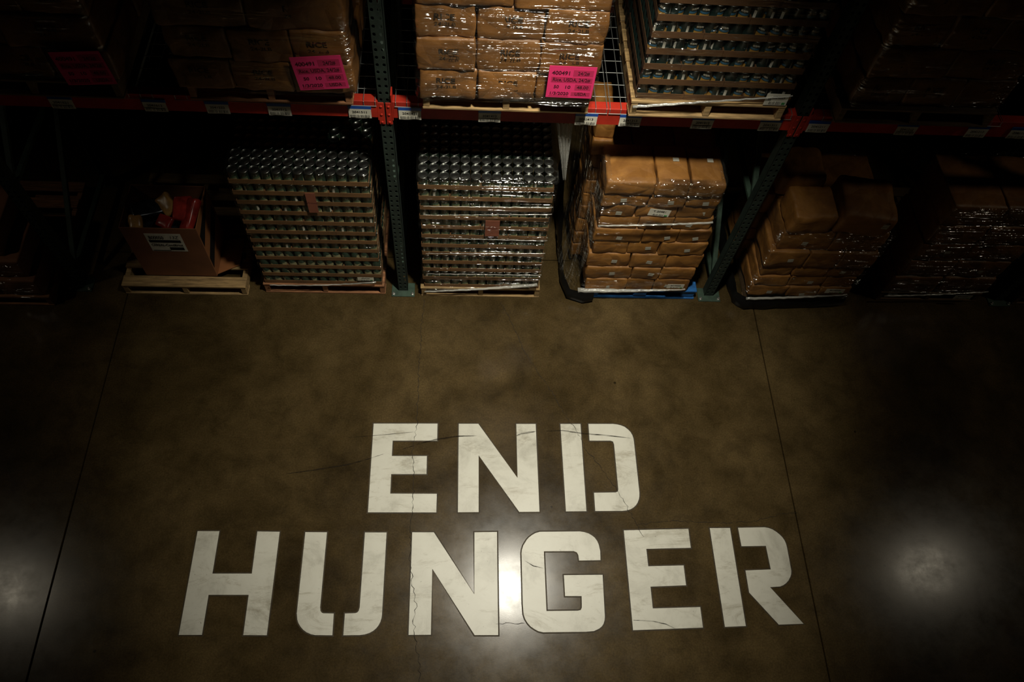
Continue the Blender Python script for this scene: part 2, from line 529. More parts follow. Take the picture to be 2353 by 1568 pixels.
ZL = 0.0016   # paint film
def poly_letter(pts_list, lab, grow=0.0, m=None, z=ZL, name='painted_letter'):
    mb = MB()
    for pts in pts_list:
        P = [onz(*p) for p in pts]
        area = sum(a.x * b.y - b.x * a.y for a, b in zip(P, P[1:] + P[:1]))
        if area < 0:
            P.reverse()
        if grow:
            Q = []
            for i, p in enumerate(P):
                a, b = P[i - 1], P[(i + 1) % len(P)]
                t1, t2 = (p - a).normalized(), (b - p).normalized()
                n1, n2 = Vector((t1.y, -t1.x, 0)), Vector((t2.y, -t2.x, 0))
                nb = (n1 + n2)
                k = max(0.35, (nb.length / 2) ** 2)
                Q.append(p + nb / 2 / k * grow)
            P = Q
        n = len(P)
        vs = [(p.x, p.y, z) for p in P] + [(p.x, p.y, 0.0002) for p in P]
        fs = [tuple(range(n))] + [(i, n + i, n + (i + 1) % n, (i + 1) % n) for i in range(n)]
        mb.add(vs, fs)
    o = mb.obj(name, m or M['paint'], floor)
    if lab:
        o['label'] = lab
    return o
def zA(*p): return [(300 + x / 2.497, 940 + y / 2.497) for x, y in p]
def zB(*p): return [(900 + x / 2.497, 940 + y / 2.497) for x, y in p]
def zC(*p): return [(1300 + x / 2.497, 940 + y / 2.497) for x, y in p]
LET = [
 ('white stencilled letter E at the start of END', [[(858.7, 974)] + zB((263, 85), (261, 183), (6, 183), (1, 271), (202, 271), (200, 375), (-3, 375), (-8, 487), (259, 488), (256, 595)) + [(845.5, 1178)]]),
 ('white stencilled letter N in the middle of END', [zB((385, 86), (497, 86), (722, 397), (715, 87), (826, 87), (848, 591), (732, 592), (499, 267), (499, 593), (380, 594))]),
 ('white stencilled letter D split by a stencil bridge, end of END', [zB((968, 87), (1083, 87), (1117, 588), (1000, 589)),
   zB((1129, 87), (1270, 87), (1295, 90), (1315, 95), (1337, 104), (1355, 118), (1370, 133), (1380, 150), (1387, 170), (1390, 190), (1421, 480), (1421, 502), (1418, 520), (1410, 540), (1400, 555), (1386, 568), (1370, 577), (1349, 583), (1325, 586), (1168, 587), (1161, 482), (1285, 480), (1297, 475), (1300, 462), (1276, 205), (1270, 188), (1255, 183), (1135, 183))]),
 ('white stencilled letter H at the start of HUNGER', [zA((385, 702), (510, 702), (470, 946), (696, 946), (728, 704), (856, 706), (782, 1300), (647, 1299), (678, 1068), (448, 1068), (410, 1298), (277, 1298))]),
 ('white stencilled letter U split by a stencil bridge in HUNGER', [zA((1003, 708), (1127, 709), (1088, 1140), (1090, 1160), (1097, 1170), (1107, 1174), (1166, 1175), (1158, 1300), (1060, 1299), (1035, 1294), (1010, 1283), (990, 1268), (975, 1250), (963, 1230), (957, 1210), (954, 1175)),
   zA((1345, 710), (1469, 710), (1443, 1180), (1440, 1202), (1433, 1224), (1423, 1243), (1410, 1260), (1392, 1275), (1370, 1287), (1344, 1295), (1315, 1299), (1221, 1300), (1230, 1175), (1290, 1173), (1301, 1169), (1309, 1160), (1315, 1140))]),
 ('white stencilled letter N in HUNGER', [zB((118, 709), (242, 709), (474, 1065), (475, 709), (604, 707), (611, 1299), (476, 1299), (233, 918), (225, 1297), (97, 1298))]),
 ('white stencilled letter G in HUNGER', [zB((1198, 869), (1075, 871), (1071, 840), (1062, 824), (1045, 817), (873, 818), (888, 1161), (1068, 1159), (1085, 1155), (1091, 1140), (1090, 1075), (995, 1075), (988, 955), (1210, 953), (1223, 1195), (1221, 1215), (1215, 1235), (1205, 1250), (1190, 1262), (1160, 1276), (1110, 1280), (870, 1283), (842, 1277), (820, 1265), (798, 1250), (780, 1230), (766, 1207), (757, 1180), (752, 1120), (745, 830), (747, 810), (755, 785), (775, 752), (788, 738), (805, 725), (826, 713), (850, 706), (1080, 704), (1106, 708), (1130, 716), (1149, 727), (1165, 740), (1179, 759), (1188, 780), (1196, 815))]),
 ('white stencilled letter E in HUNGER', [zC((333, 698), (703, 689), (717, 798), (462, 804), (473, 904), (676, 899), (690, 1013), (486, 1021), (499, 1146), (771, 1138), (787, 1256), (386, 1271))]),
 ('white stencilled letter R split by a stencil bridge, end of HUNGER', [zC((826, 685), (942, 684), (1033, 1247), (913, 1252)),
   zC((988, 683), (1140, 680), (1163, 684), (1185, 692), (1206, 705), (1225, 720), (1241, 736), (1255, 755), (1264, 776), (1270, 800), (1294, 930), (1293, 948), (1288, 965), (1278, 985), (1265, 1000), (1249, 1012), (1230, 1020), (1172, 1024), (1364, 1234), (1222, 1239), (1052, 1055), (1031, 928), (1176, 922), (1148, 787), (1008, 789))]),
]
for lab, pl in LET:
    poly_letter(pl, None, 0.009, M['margin'], 0.0007, 'letter_margin')
for lab, pl in LET:
    poly_letter(pl, lab)
ribbon([(975, 690), (968, 760), (962, 850), (958, 975), (955, 1000), (948, 1040), (952, 1075), (950, 1130), (946, 1180), (943, 1235), (942, 1300), (948, 1340), (956, 1395), (950, 1420), (955, 1470), (962, 1520), (966, 1600)], 0.0038, 0.0022, 'crack', M['crack'], floor, 0.009, 1)
ribbon([(1150, 695), (1180, 750), (1200, 800), (1230, 850), (1275, 910), (1300, 955), (1330, 1000), (1345, 1030), (1385, 1080), (1420, 1130), (1440, 1165), (1465, 1205), (1478, 1235)], 0.0032, 0.0022, 'crack', M['crack'], floor, 0.009, 2)
ribbon([(1465, 1205), (1550, 1198), (1640, 1203), (1720, 1200), (1770, 1190), (1800, 1180), (1832, 1180)], 0.0024, 0.0022, 'crack', M['crack'], floor, 0.008, 3)
ribbon([(1140, 1434), (1170, 1433), (1205, 1434)], 0.003, 0.0022, 'crack', M['crack'], floor, 0.005, 4)
for i, (p, wd) in enumerate([([(925, 1033), (965, 1020), (1005, 1010), (1055, 1003), (1098, 1002)], 0.012), ([(1187, 1002), (1198, 997), (1232, 992)], 0.014), ([(1255, 991), (1292, 990), (1333, 996), (1400, 1002), (1452, 1008)], 0.010),
                             ([(655, 1090), (720, 1081), (800, 1068), (845, 1056), (884, 1043)], 0.010), ([(1455, 1426), (1500, 1428), (1530, 1435), (1553, 1446)], 0.008), ([(800, 1006), (880, 1000), (955, 993)], 0.005), ([(1207, 1290), (1225, 1301), (1250, 1307)], 0.006)]):
    ribbon(p, wd, 0.0024, 'skid_mark', M['skid'], floor, 0.0, i)

# ---------------------------------------------------------------- rack
BAY = 2.515
ZB0, ZB1 = 1.905, 2.035     # beam
YF, YR = 0.0, 1.07          # front face of front post, back face of rear post
POST_W, POST_D, POST_H = 0.076, 0.070, 3.55

def perforated_post():
    mb = MB()
    rows, pitch = 70, 0.0508
    hw = POST_W / 4
    for r in range(rows):
        zc = 0.02 + (r + 0.5) * pitch
        for cx in (-hw, hw):
            outer = [(-hw, -pitch / 2), (0, -pitch / 2), (hw, -pitch / 2), (hw, 0), (hw, pitch / 2), (0, pitch / 2), (-hw, pitch / 2), (-hw, 0)]
            inner = [(-0.006, -0.009), (0, -0.011), (0.006, -0.009), (0.0095, 0.001), (0.007, 0.010), (0, 0.013), (-0.007, 0.010), (-0.0095, 0.001)]
            vs = [(cx + x, 0, zc + z) for x, z in outer] + [(cx + x, 0, zc + z) for x, z in inner] + [(cx + x, 0.004, zc + z) for x, z in inner]
            fs = [(i, (i + 1) % 8, 8 + (i + 1) % 8, 8 + i) for i in range(8)] + [(8 + i, 8 + (i + 1) % 8, 16 + (i + 1) % 8, 16 + i) for i in range(8)]
            mb.add(vs, fs)
    zt = 0.02 + rows * pitch
    h = POST_W / 2
    mb.box(-h, h, 0, 0.003, 0.0, 0.02)
    for s in (-1, 1):
        x0, x1 = sorted((s * h, s * (h - 0.003)))
        mb.box(x0, x1, 0, POST_D, 0.0, zt)
        x0, x1 = sorted((s * h, s * (h - 0.020)))
        mb.box(x0, x1, POST_D - 0.003, POST_D, 0.0, zt)
    return mb.mesh('perforated_post', M['post_steel'])
post_me = perforated_post()
plate_me = MB().box(-0.092, 0.092, -0.055, 0.075, 0.0, 0.009, bev=0.002).mesh('base_plate', M['green_steel'])
bolt_me = MB().lathe([(0, 0.0), (0.013, 0.0), (0.013, 0.010), (0.007, 0.011), (0.007, 0.024), (0, 0.025)], 8).mesh('anchor_bolt', M['bolt'])
def bar_me(L_):
    return MB().box(-0.019, 0.019, 0, L_, -0.014, 0.014, bev=0.003).mesh('brace', M['green_steel'])
FR_NAMES = ['third from the right, left of the carton pallet', 'between the two can stacks', 'beside the paper bag stack on blue pallet', 'at the far right of the rack']
for i, x in enumerate((-BAY, 0.0, BAY, 2 * BAY)):
    fr = thing('rack_frame', ['green perforated rack upright left of the pallet with the carton', 'green perforated rack upright between the two stacks of cans',
                              'green perforated rack upright right of the stack on the blue pallet', 'green perforated rack upright in the dark, farthest right'][i], 'rack upright', (x, 0, 0))
    link('post', post_me, fr, (0, 0, 0.009))
    link('post', post_me, fr, (0, YR, 0.009), (0, 0, PI))
    for yy in (0.0, YR - 0.02):
        bp = link('base_plate', plate_me, fr, (0, yy, 0))
        for sx in (-0.075, 0.075):
            link('anchor_bolt', bolt_me, bp, (sx, -0.035, 0.009))
    y0, y1 = POST_D, YR - POST_D
    for z in (0.16, 1.12, 2.2, 3.2):
        link('brace', bar_me(y1 - y0), fr, (0, y0, z))
    for za, zb in ((0.18, 1.08), (1.16, 2.12), (2.26, 3.14)):
        d = Vector((0, y1 - y0 - 0.02, zb - za))
        link('brace', bar_me(d.length), fr, (0, y0 + 0.01, za), (math.atan2(d.z, d.y), 0, 0))

def beam_mesh(x0, x1, y0=-0.012, y1=0.050):
    return MB().box(x0, x1, y0, y1, ZB0, ZB1, bev=0.004)
rivet_me = MB().lathe([(0.0085, 0.0), (0.0085, 0.003), (0.005, 0.0055), (0, 0.006)], 8).mesh('rivet', M['red_steel'], True)
def connector_mb(s):
    mb = MB()
    # plate on the post face plus the leg that reaches the beam
    x0, x1 = sorted((s * 0.004, s * 0.040))
    mb.box(x0, x1, -0.010, -0.004, ZB0 - 0.055, ZB1 - 0.012, bev=0.003)
    x0, x1 = sorted((s * 0.038, s * 0.046))
    mb.box(x0, x1, -0.012, 0.060, ZB0 - 0.02, ZB1 + (0.05 if s > 0 else -0.005), bev=0.002)
    return mb
bays = [('left', -BAY), ('middle', 0.0), ('right', BAY)]
for nm, x in bays:
    t = thing('rack_beam', 'red orange front load beam across the %s bay of the rack' % nm, 'rack beam')
    beam_mesh(x + 0.044, x + BAY - 0.044).obj('beam_tube', M['red_steel'], t)
    for xx, s in ((x, 1), (x + BAY, -1)):
        c = connector_mb(s).obj('connector', M['red_steel'], t)
        c.location = (xx, 0, 0)
        for zz in (ZB0 - 0.035, ZB0 + 0.025, ZB0 + 0.088):
            link('rivet', rivet_me, c, (s * 0.022, -0.010, zz), (PI / 2, 0, 0))
    t = thing('rack_beam', 'red orange rear load beam across the %s bay of the rack' % nm, 'rack beam')
    beam_mesh(x + 0.044, x + BAY - 0.044, YR - 0.05, YR + 0.012).obj('beam_tube', M['red_steel'], t)

def wire_deck(x0, x1, label):
    t = thing('wire_deck', label, 'wire deck')
    mb = MB()
    n = round((x1 - x0) / 0.066)
    zt = ZB1 + 0.007
    rw = 0.0021
    for i in range(n + 1):
        x = x0 + (x1 - x0) * i / n
        mb.tube([(x, 1.05, zt), (x, -0.010, zt), (x, -0.0155, zt - 0.008), (x, -0.0155, 2.003)], rw, 5)
    mb.tube([(x0 - 0.006, -0.0185, 2.003), (x1 + 0.006, -0.0185, 2.003)], rw, 5)
    k = 0
    y = 0.085
    while y < 1.05:
        mb.tube([(x0 - 0.006, y, zt - 0.004), (x1 + 0.006, y, zt - 0.004)], rw, 5)
        y += 0.104
    mb.obj('wire_mesh', M['wire'], t)
    for fx in (0.11, 0.5, 0.89):
        x = x0 + (x1 - x0) * fx
        c = MB()
        c.box(x - 0.019, x + 0.019, 0.052, 1.018, zt - 0.034, zt - 0.031)
        c.box(x - 0.019, x - 0.016, 0.052, 1.018, zt - 0.034, zt - 0.0085)
        c.box(x + 0.016, x + 0.019, 0.052, 1.018, zt - 0.034, zt - 0.0085)
        c.obj('support_channel', M['wire'], t)
wire_deck(-BAY + 0.07, -BAY + 1.20, 'galvanised wire deck under the upper load farthest left')
wire_deck(-1.19, -0.052, 'galvanised wire deck under the left rice load')
wire_deck(0.066, 1.312, 'galvanised wire deck under the middle rice load')
wire_deck(1.332, 2.44, 'galvanised wire deck under the upper load of dark cans')
wire_deck(2.64, 3.77, 'galvanised wire deck under the upper load farthest right')

def beam_label(px, py, num, where, sh=0.0):
    p = ony(px, py, -0.02)
    z = 1.942
    t = thing('beam_label', 'white bin location card %s, %s' % (num, where), 'bin label', (p.x, -0.0155, z), 0)
    mb = MB()
    vs, fs = [], []
    for i in range(9):
        xx = -0.066 + 0.132 * i / 8
        for j, zz in enumerate((-0.034, 0.0, 0.036)):
            curl = -0.0045 - (0.0022 * (1 - j / 2)) * (0.6 + 0.4 * math.sin(i * 0.9 + px))
            vs.append((xx + sh * zz, curl if j < 2 else -0.0046, zz))
    for i in range(8):
        for j in range(2):
            a = i * 3 + j
            fs.append((a, a + 3, a + 4, a + 1))
    k = len(vs)
    vs += [(a, b + 0.0008, c) for a, b, c in vs]
    fs += [tuple(q + k for q in f[::-1]) for f in fs]
    mb.add(vs, fs).obj('card', M['white'], t)
    MB().box(-0.068, 0.068, -0.004, 0.003, 0.030, 0.056, bev=0.001).obj('blue_holder', M['blue_strip'], t)
    text(num, t, (0, -0.0066, 0.013), 0.017, 0.085, 'number', bold=0.012)
    MB().box(-0.055, 0.055, -0.0084, -0.0070, -0.026, -0.007).obj('barcode', M['barcode'], t)
for a in [(149, 250, '2041621', 'under the far left upper load'), (361, 255, '2041613', 'under the gap between two upper loads'), (503, 257, '2041522', 'leftmost under the left rice load'),
          (643, 256, '2041512', 'under the middle of the left rice load'), (827, 258, '2041511', 'just left of the middle red connector'), (942, 262, '2041421', 'just right of the middle red connector'),
          (1125, 267, '2041412', 'under the middle of the bright rice load'), (1346, 279, '2041413', 'left of the gap in the middle bay'), (1447, 282, '2041313', 'at the left end of the dark can load'),
          (1612, 289, '2041312', 'under the middle of the dark can load'), (1766, 295, '2041311', 'at the right end of the dark can load'), (1876, 299, '2041211', 'right of the right red connector'),
          (2070, 317, '2041212', 'under the far right upper pallet'), (2225, 328, '2041213', 'in the dark under the right end of the last pallet'), (2322, 330, '2041111', 'last in the dark at the picture edge')]:
    beam_label(*a)

# ---------------------------------------------------------------- pallets
PZ = 0.122
def pallet(x0, x1, y0, z0, label, m, depth=1.14, block=False, group=None):
    t = thing('pallet', label, 'pallet', ((x0 + x1) / 2, y0, z0))
    W2 = (x1 - x0) / 2
    nb = 7
    bw = 0.098
    top = MB().box(-W2, W2, 0, bw, PZ - 0.018, PZ, bev=0.003).mesh('deck_board', m)
    for i in range(nb):
        link('deck_board', top, t, (random.uniform(-.004, .004), i * (depth - bw) / (nb - 1), random.uniform(-.001, 0)))
    if not block:
        st = MB().box(-0.019, 0.019, 0.004, depth - 0.004, 0.017, PZ - 0.0185, bev=0.002).mesh('stringer', m)
        for xx in (-W2 + 0.022, 0, W2 - 0.022):
            link('stringer', st, t, (xx, 0, 0))
    else:
        bl = MB().box(-0.055, 0.055, 0, 0.12, 0.017, PZ - 0.0185, bev=0.008).mesh('block', m)
        for xx in (-W2 + 0.06, 0, W2 - 0.06):
            for yy in (0.01, depth / 2 - .06, depth - 0.13):
                link('block', bl, t, (xx, yy, 0))
    bot = MB().box(-W2, W2, 0, bw, 0.0, 0.016, bev=0.003).mesh('bottom_board', m)
    for yy in (0.002, depth / 2 - bw / 2, depth - bw - 0.002):
        link('bottom_board', bot, t, (0, yy, 0))
    return t
UZ = ZB1 + 0.0102
pallet(-1.085, -0.140, -0.035, 0, 'reddish wooden pallet on the floor under the left stack of cans', M['wood_red'])
pallet(0.146, 1.099, -0.045, 0, 'pale wooden pallet on the floor under the middle stack of cans', M['wood'])
pallet(1.470, 2.385, -0.035, 0, 'blue painted block pallet under the stack of paper bags', M['blue_wood'], block=True)
pallet(-2.158, -1.218, -0.070, 0, 'pale wooden pallet carrying the open carton of snacks', M['wood'])
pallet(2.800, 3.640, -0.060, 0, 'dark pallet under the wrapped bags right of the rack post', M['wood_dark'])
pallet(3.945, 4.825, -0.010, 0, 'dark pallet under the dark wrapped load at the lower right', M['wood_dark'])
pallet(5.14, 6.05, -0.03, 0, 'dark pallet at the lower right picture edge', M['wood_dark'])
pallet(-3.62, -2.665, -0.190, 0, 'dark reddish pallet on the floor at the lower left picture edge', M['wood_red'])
pallet(0.226, 1.190, -0.074, UZ, 'pale wooden pallet on the rack under the bright rice load', M['wood'])
pallet(1.430, 2.350, -0.080, UZ, 'pale wooden pallet on the rack under the load of dark cans', M['wood'])
pallet(-1.085, -0.172, -0.062, UZ, 'reddish wooden pallet on the rack under the left rice load', M['wood_red'])
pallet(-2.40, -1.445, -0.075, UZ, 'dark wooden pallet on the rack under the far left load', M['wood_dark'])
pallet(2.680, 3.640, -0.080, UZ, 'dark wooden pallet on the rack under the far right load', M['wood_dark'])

# ---------------------------------------------------------------- cans on trays
CR, CH, LAY = 0.0340, 0.099, 0.1062
body_prof = [(0, 0.001, 1), (CR - 0.003, 0.0, 1), (CR + 0.0005, 0.002, 1), (CR - 0.0008, 0.003, 0), (CR - 0.0008, CH - 0.004, 1), (CR + 0.0006, CH - 0.003, 1), (CR + 0.0004, CH, 1), (CR - 0.003, CH, 1), (CR - 0.0035, CH - 0.005, 1)]
lid_prof = [(CR - 0.0036, CH - 0.0048), (CR - 0.008, CH - 0.0052), (CR - 0.010, CH - 0.0035), (CR - 0.014, CH - 0.0052), (CR - 0.017, CH - 0.0040), (0, CH - 0.0045)]
def can_meshes(lab):
    a = MB().lathe(body_prof, 16).mesh('can_body', [lab, M['lid']], True)
    b = MB().lathe(lid_prof, 16).mesh('can_lid', M['lid'], True)
    return a, b
CAN = {'green': can_meshes(M['label_green']), 'blue': can_meshes(M['label_blue'])}
def can(kind, name, x, y, z, label, group, rz):
    o = link(name, CAN[kind][0], None, (x, y, z), (0, 0, rz))
    tag(o, label, 'can', group)
    link('lid', CAN[kind][1], o)
    return o
def can_mass(name, kind, pts, label, group):
    """cans too deep in the stack to be picked out singly"""
    mb = MB()
    for x, y, z in pts:
        k = len(mb.v)
        t = MB().lathe([(CR, 0.0, 0), (CR, CH - 0.003, 1), (CR - 0.003, CH, 1), (CR - 0.004, CH - 0.004, 1), (0, CH - 0.004, 1)], 10)
        mb.v += [(a + x, b + y, c + z) for a, b, c in t.v]
        mb.f += [tuple(i + k for i in f) for f in t.f]
        mb.mi += t.mi
    o = mb.obj(name, [M['label_mixed' if kind == 'green' else 'label_blue'], M['lid']], None, True)
    return tag(o, label, 'can', group, 'stuff')
TRAY_CACHE = {}
def tray_me(w_, d_, lip, m='tray'):
    key = (round(w_, 4), round(d_, 4), lip, m)
    if key not in TRAY_CACHE:
        t = 0.0025
        mb = MB().box(0, w_, 0, d_, 0, t)
        mb.box(0, w_, 0, t, t, lip)
        mb.box(0, w_, d_ - t, d_, t, lip)
        mb.box(0, t, t, d_ - t, t, lip)
        mb.box(w_ - t, w_, t, d_ - t, t, lip)
        TRAY_CACHE[key] = mb.mesh('can_tray', M[m])
    return TRAY_CACHE[key]
PAT = [(4, 5, 4), (6, 7), (3, 6, 4), (7, 6)]
def can_stack(kind, name, x0, y0, z0, ncol, nrow, nlay, where, group, single_from=0, top_rows=3, lip=0.040, top_full=True, mass_side=False, txt=None, lean=0.0, rear=True):
    pitch = 0.0700
    rnd = random.Random(hash(where) % 1000 if False else len(where) * 7 + nlay)
    mass = []
    for l in range(nlay):
        z = z0 + l * LAY
        frm_top = nlay - 1 - l
        pat = PAT[(l * 3 + nlay) % 4]
        tot = sum(pat)
        pat = list(pat)
        pat[-1] += ncol - tot
        xo = rnd.uniform(-0.006, 0.006) + lean * l
        yo = rnd.uniform(-0.004, 0.004)
        depth = 8 * pitch
        cx = x0 + xo
        for j, n_ in enumerate(pat):
            for rr_ in ((0, 1) if rear else (0,)):
                pos = ['left', 'middle', 'right'][j] if len(pat) == 3 else ['left', 'right'][j]
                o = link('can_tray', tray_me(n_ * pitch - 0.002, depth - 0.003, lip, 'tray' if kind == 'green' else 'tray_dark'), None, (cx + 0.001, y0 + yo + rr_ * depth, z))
                tag(o, 'cardboard can tray, %s %s, %s layer from top, %s' % (pos, 'front' if rr_ == 0 else 'rear', ORD[frm_top], where), 'tray', 'cardboard trays of the ' + where)
            cx += n_ * pitch
        for c in range(ncol):
            x = x0 + xo + (c + 0.5) * pitch
            for r in range(nrow):
                y = y0 + yo + (r + 0.5) * pitch + 0.0005
                zz = z + 0.0028
                if (r == 0 and l >= single_from) or (frm_top == 0 and r < top_rows):
                    lab = '%s, %s from left, %s layer from top, %s' % ('steel can' if r == 0 else 'steel can in %s row back' % ORD[r], ORD[c], ORD[frm_top], where)
                    if r:
                        lab = 'can %s from left in row %s, on top of %s' % (ORD[c], ['one', 'two', 'three', 'four'][r], where)
                    o = can(kind, name, x, y, zz, lab, 'cans in the ' + where, rnd.uniform(-PI, PI) if rnd.random() < (0.6 if kind == 'green' else 0.75) else rnd.uniform(-.5, .5))
                    if txt and r == 0:
                        text(txt, o, (0, -CR - 0.0004, 0.073), 0.011, 0.034, 'lettering', M['white'])
                elif r == 0 or (frm_top == 0 and r < 13) or (mass_side and c == (ncol - 1 if mass_side > 0 else 0)):
                    mass.append((x, y, zz))
    if mass:
        can_mass(name + '_rows', kind, mass, 'deeper rows of steel cans inside the ' + where, 'deeper cans')
can_stack('green', 'food_can', -1.064, -0.022, PZ, 13, 16, 12, 'left stack of cans', '', single_from=4, mass_side=True)
can_stack('green', 'food_can', 0.170, -0.030, PZ, 13, 16, 12, 'middle stack of cans', '', single_from=0)
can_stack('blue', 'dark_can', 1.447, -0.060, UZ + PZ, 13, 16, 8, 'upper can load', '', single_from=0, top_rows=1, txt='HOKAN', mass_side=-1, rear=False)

# card slipped under the film on the can stacks
def slip(px0, py0, px1, py1, y, label, word):
    a, b = ony(px0, py0, y), ony(px1, py1, y)
    o = MB().box(-0.5 * abs(b.x - a.x), 0.5 * abs(b.x - a.x), -0.0015, 0.0015, -0.5 * abs(a.z - b.z), 0.5 * abs(a.z - b.z)).obj('card_slip', M['card_red'])
    o.location = ((a.x + b.x) / 2, y, (a.z + b.z) / 2)
    tag(o, label, 'card')
    text(word, o, (0, -0.002, 0.0), 0.018, 0.07, 'handwriting', M['pink_ink'], shear=0.3)
slip(700, 444, 733, 489, -0.034, 'red brown card under film on the front of the left stack of cans', 'Front')
slip(1116, 507, 1146, 543, -0.043, 'red brown card under film on the front of the middle stack of cans', 'Front')
def sticker_card(p, w_, h_, y, label, lines, sh=0.0, rz=0.0):
    o = thing('pallet_tag', label, 'label', (p.x, y, p.z))
    o.rotation_euler = (0, rz, 0)
    MB().add([(-w_ / 2 - sh * h_ / 2, 0, -h_ / 2), (w_ / 2 - sh * h_ / 2, 0, -h_ / 2), (w_ / 2 + sh * h_ / 2, 0, h_ / 2), (-w_ / 2 + sh * h_ / 2, 0, h_ / 2),
              (-w_ / 2 - sh * h_ / 2, 0.0012, -h_ / 2), (w_ / 2 - sh * h_ / 2, 0.0012, -h_ / 2), (w_ / 2 + sh * h_ / 2, 0.0012, h_ / 2), (-w_ / 2 + sh * h_ / 2, 0.0012, h_ / 2)],
             [(0, 1, 2, 3), (7, 6, 5, 4), (0, 4, 5, 1), (1, 5, 6, 2), (2, 6, 7, 3), (3, 7, 4, 0)]).obj('paper', M['white'], o)
    for s, fx, fz, fh, fwid in lines:
        text(s, o, (fx * w_, -0.0012, fz * h_), fh * h_, fwid * w_ if fwid else None, 'number', bold=0.01)
    MB().box(-0.28 * w_, 0.22 * w_, -0.0016, -0.0004, -0.40 * h_, -0.16 * h_).obj('barcode', M['barcode'], o)
    MB().box(0.28 * w_, 0.42 * w_, -0.0016, -0.0004, -0.42 * h_, -0.24 * h_).obj('green_stamp', M['green_ink'], o)
    return o
sticker_card(ony(840, 646, -0.05), 0.125, 0.042, -0.0325, 'white barcode tag low on the front of the left stack of cans', [('80002308', 0, 0.2, 0.28, 0.5)])
sticker_card(ony(1197, 658, -0.05), 0.145, 0.045, -0.050, 'white barcode tag low on the front of the middle stack of cans', [('80051514', 0, 0.2, 0.28, 0.5)])
sticker_card(ony(1785, 231, -0.09), 0.135, 0.085, -0.084, 'white barcode tag at lower right of the dark can load', [('80248324', 0.06, 0.2, 0.22, 0.55), ('22', -0.32, 0.0, 0.16, None)])

sticker_card(ony(1515, 489, -0.09), 0.150, 0.070, -0.092, 'white printed tag under the film band on the stack on the blue pallet', [('Y 20481', 0, 0.2, 0.25, 0.6)], 0.0, 0.12)
sticker_card(ony(1552, 657, -0.07), 0.135, 0.055, -0.076, 'white barcode tag low on the stack on the blue pallet', [('80140345', 0, 0.2, 0.25, 0.6)])
sticker_card(ony(1918, 669, -0.13), 0.150, 0.055, -0.132, 'white barcode tag low on the stack right of the rack post', [('80140346', 0, 0.2, 0.25, 0.6)])
sticker_card(ony(2212, 683, -0.06), 0.150, 0.050, -0.062, 'barcode tag low on the dark load at the lower right', [('80140351', 0, 0.2, 0.25, 0.6)])
# ---------------------------------------------------------------- bales
def bale_mesh(w_, d_, h_, seed, m, rad=0.03, nx=14, ny=8, nz=8, lump=0.010):
    """paper bale: a soft-cornered block with bulging sides and dents"""
    rnd = random.Random(seed)
    off = Vector((rnd.uniform(0, 50), rnd.uniform(0, 50), rnd.uniform(0, 50)))
    idx, vs, fs = {}, [], []
    hx, hy, hz = w_ / 2, d_ / 2, h_ / 2
    def vert(i, j, k):
        key = (i, j, k)
        if key in idx:
            return idx[key]
        def sp(t):   # denser near the edges
            t = 2 * t - 1
            return math.sin(t * PI / 2) * 0.72 + t * 0.28
        p = Vector((sp(i / nx) * hx, sp(j / ny) * hy, sp(k / nz) * hz))
        q = Vector((max(-hx + rad, min(hx - rad, p.x)), max(-hy + rad, min(hy - rad, p.y)), max(-hz + rad, min(hz - rad, p.z))))
        dd = p - q
        if dd.length > 1e-6:
            p = q + dd.normalized() * min(dd.length, rad)
        ux, uy, uz = p.x / hx, p.y / hy, p.z / hz
        p.y += 0.045 * h_ * uy * (1 - uz * uz) * (1 - 0.5 * ux * ux)
        p.x += 0.015 * h_ * ux * (1 - uz * uz)
        nv = noise.noise(p * 9 + off) * lump + noise.noise(p * 24 + off) * lump * 0.45
        n = Vector((ux ** 5, uy ** 5, uz ** 5))
        if n.length > 1e-5:
            p += n.normalized() * (nv - lump * 0.42)
        idx[key] = len(vs)
        vs.append(p)
        return idx[key]
    for i in range(nx):
        for j in range(ny):
            fs.append((vert(i, j, 0), vert(i, j + 1, 0), vert(i + 1, j + 1, 0), vert(i + 1, j, 0)))
            fs.append((vert(i, j, nz), vert(i + 1, j, nz), vert(i + 1, j + 1, nz), vert(i, j + 1, nz)))
    for i in range(nx):
        for k in range(nz):
            fs.append((vert(i, 0, k), vert(i + 1, 0, k), vert(i + 1, 0, k + 1), vert(i, 0, k + 1)))
            fs.append((vert(i, ny, k), vert(i, ny, k + 1), vert(i + 1, ny, k + 1), vert(i + 1, ny, k)))
    for j in range(ny):
        for k in range(nz):
            fs.append((vert(0, j, k), vert(0, j, k + 1), vert(0, j + 1, k + 1), vert(0, j + 1, k)))
            fs.append((vert(nx, j, k), vert(nx, j + 1, k), vert(nx, j + 1, k + 1), vert(nx, j, k + 1)))
    return MB().add(vs, fs).mesh('bale', m, True)
seedn = [0]
def bale(name, x0, x1, y0, y1, z0, z1, label, cat, group, m, rot=(0, 0, 0), rad=0.011, lump=0.010):
    seedn[0] += 1
    me = bale_mesh(x1 - x0, y1 - y0, z1 - z0, seedn[0], m, min(rad, (z1 - z0) * 0.42), lump=lump)
    o = link(name, me, None, ((x0 + x1) / 2, (y0 + y1) / 2, (z0 + z1) / 2), rot)
    o['half'] = (y1 - y0) / 2
    o['bh'] = z1 - z0
    return tag(o, label, cat, group)
def on_front(o, dx, dz, w_, h_, m, name='sticker', lift=0.004, tilt=0.0):
    y = -o['half'] - 0.045 * o['bh'] - lift + 0.004
    st = MB().box(-w_ / 2, w_ / 2, -0.0008, 0.0008, -h_ / 2, h_ / 2).obj(name, m, o)
    st.location = (dx, y, dz)
    st.rotation_euler = (0, tilt, 0)
    return st

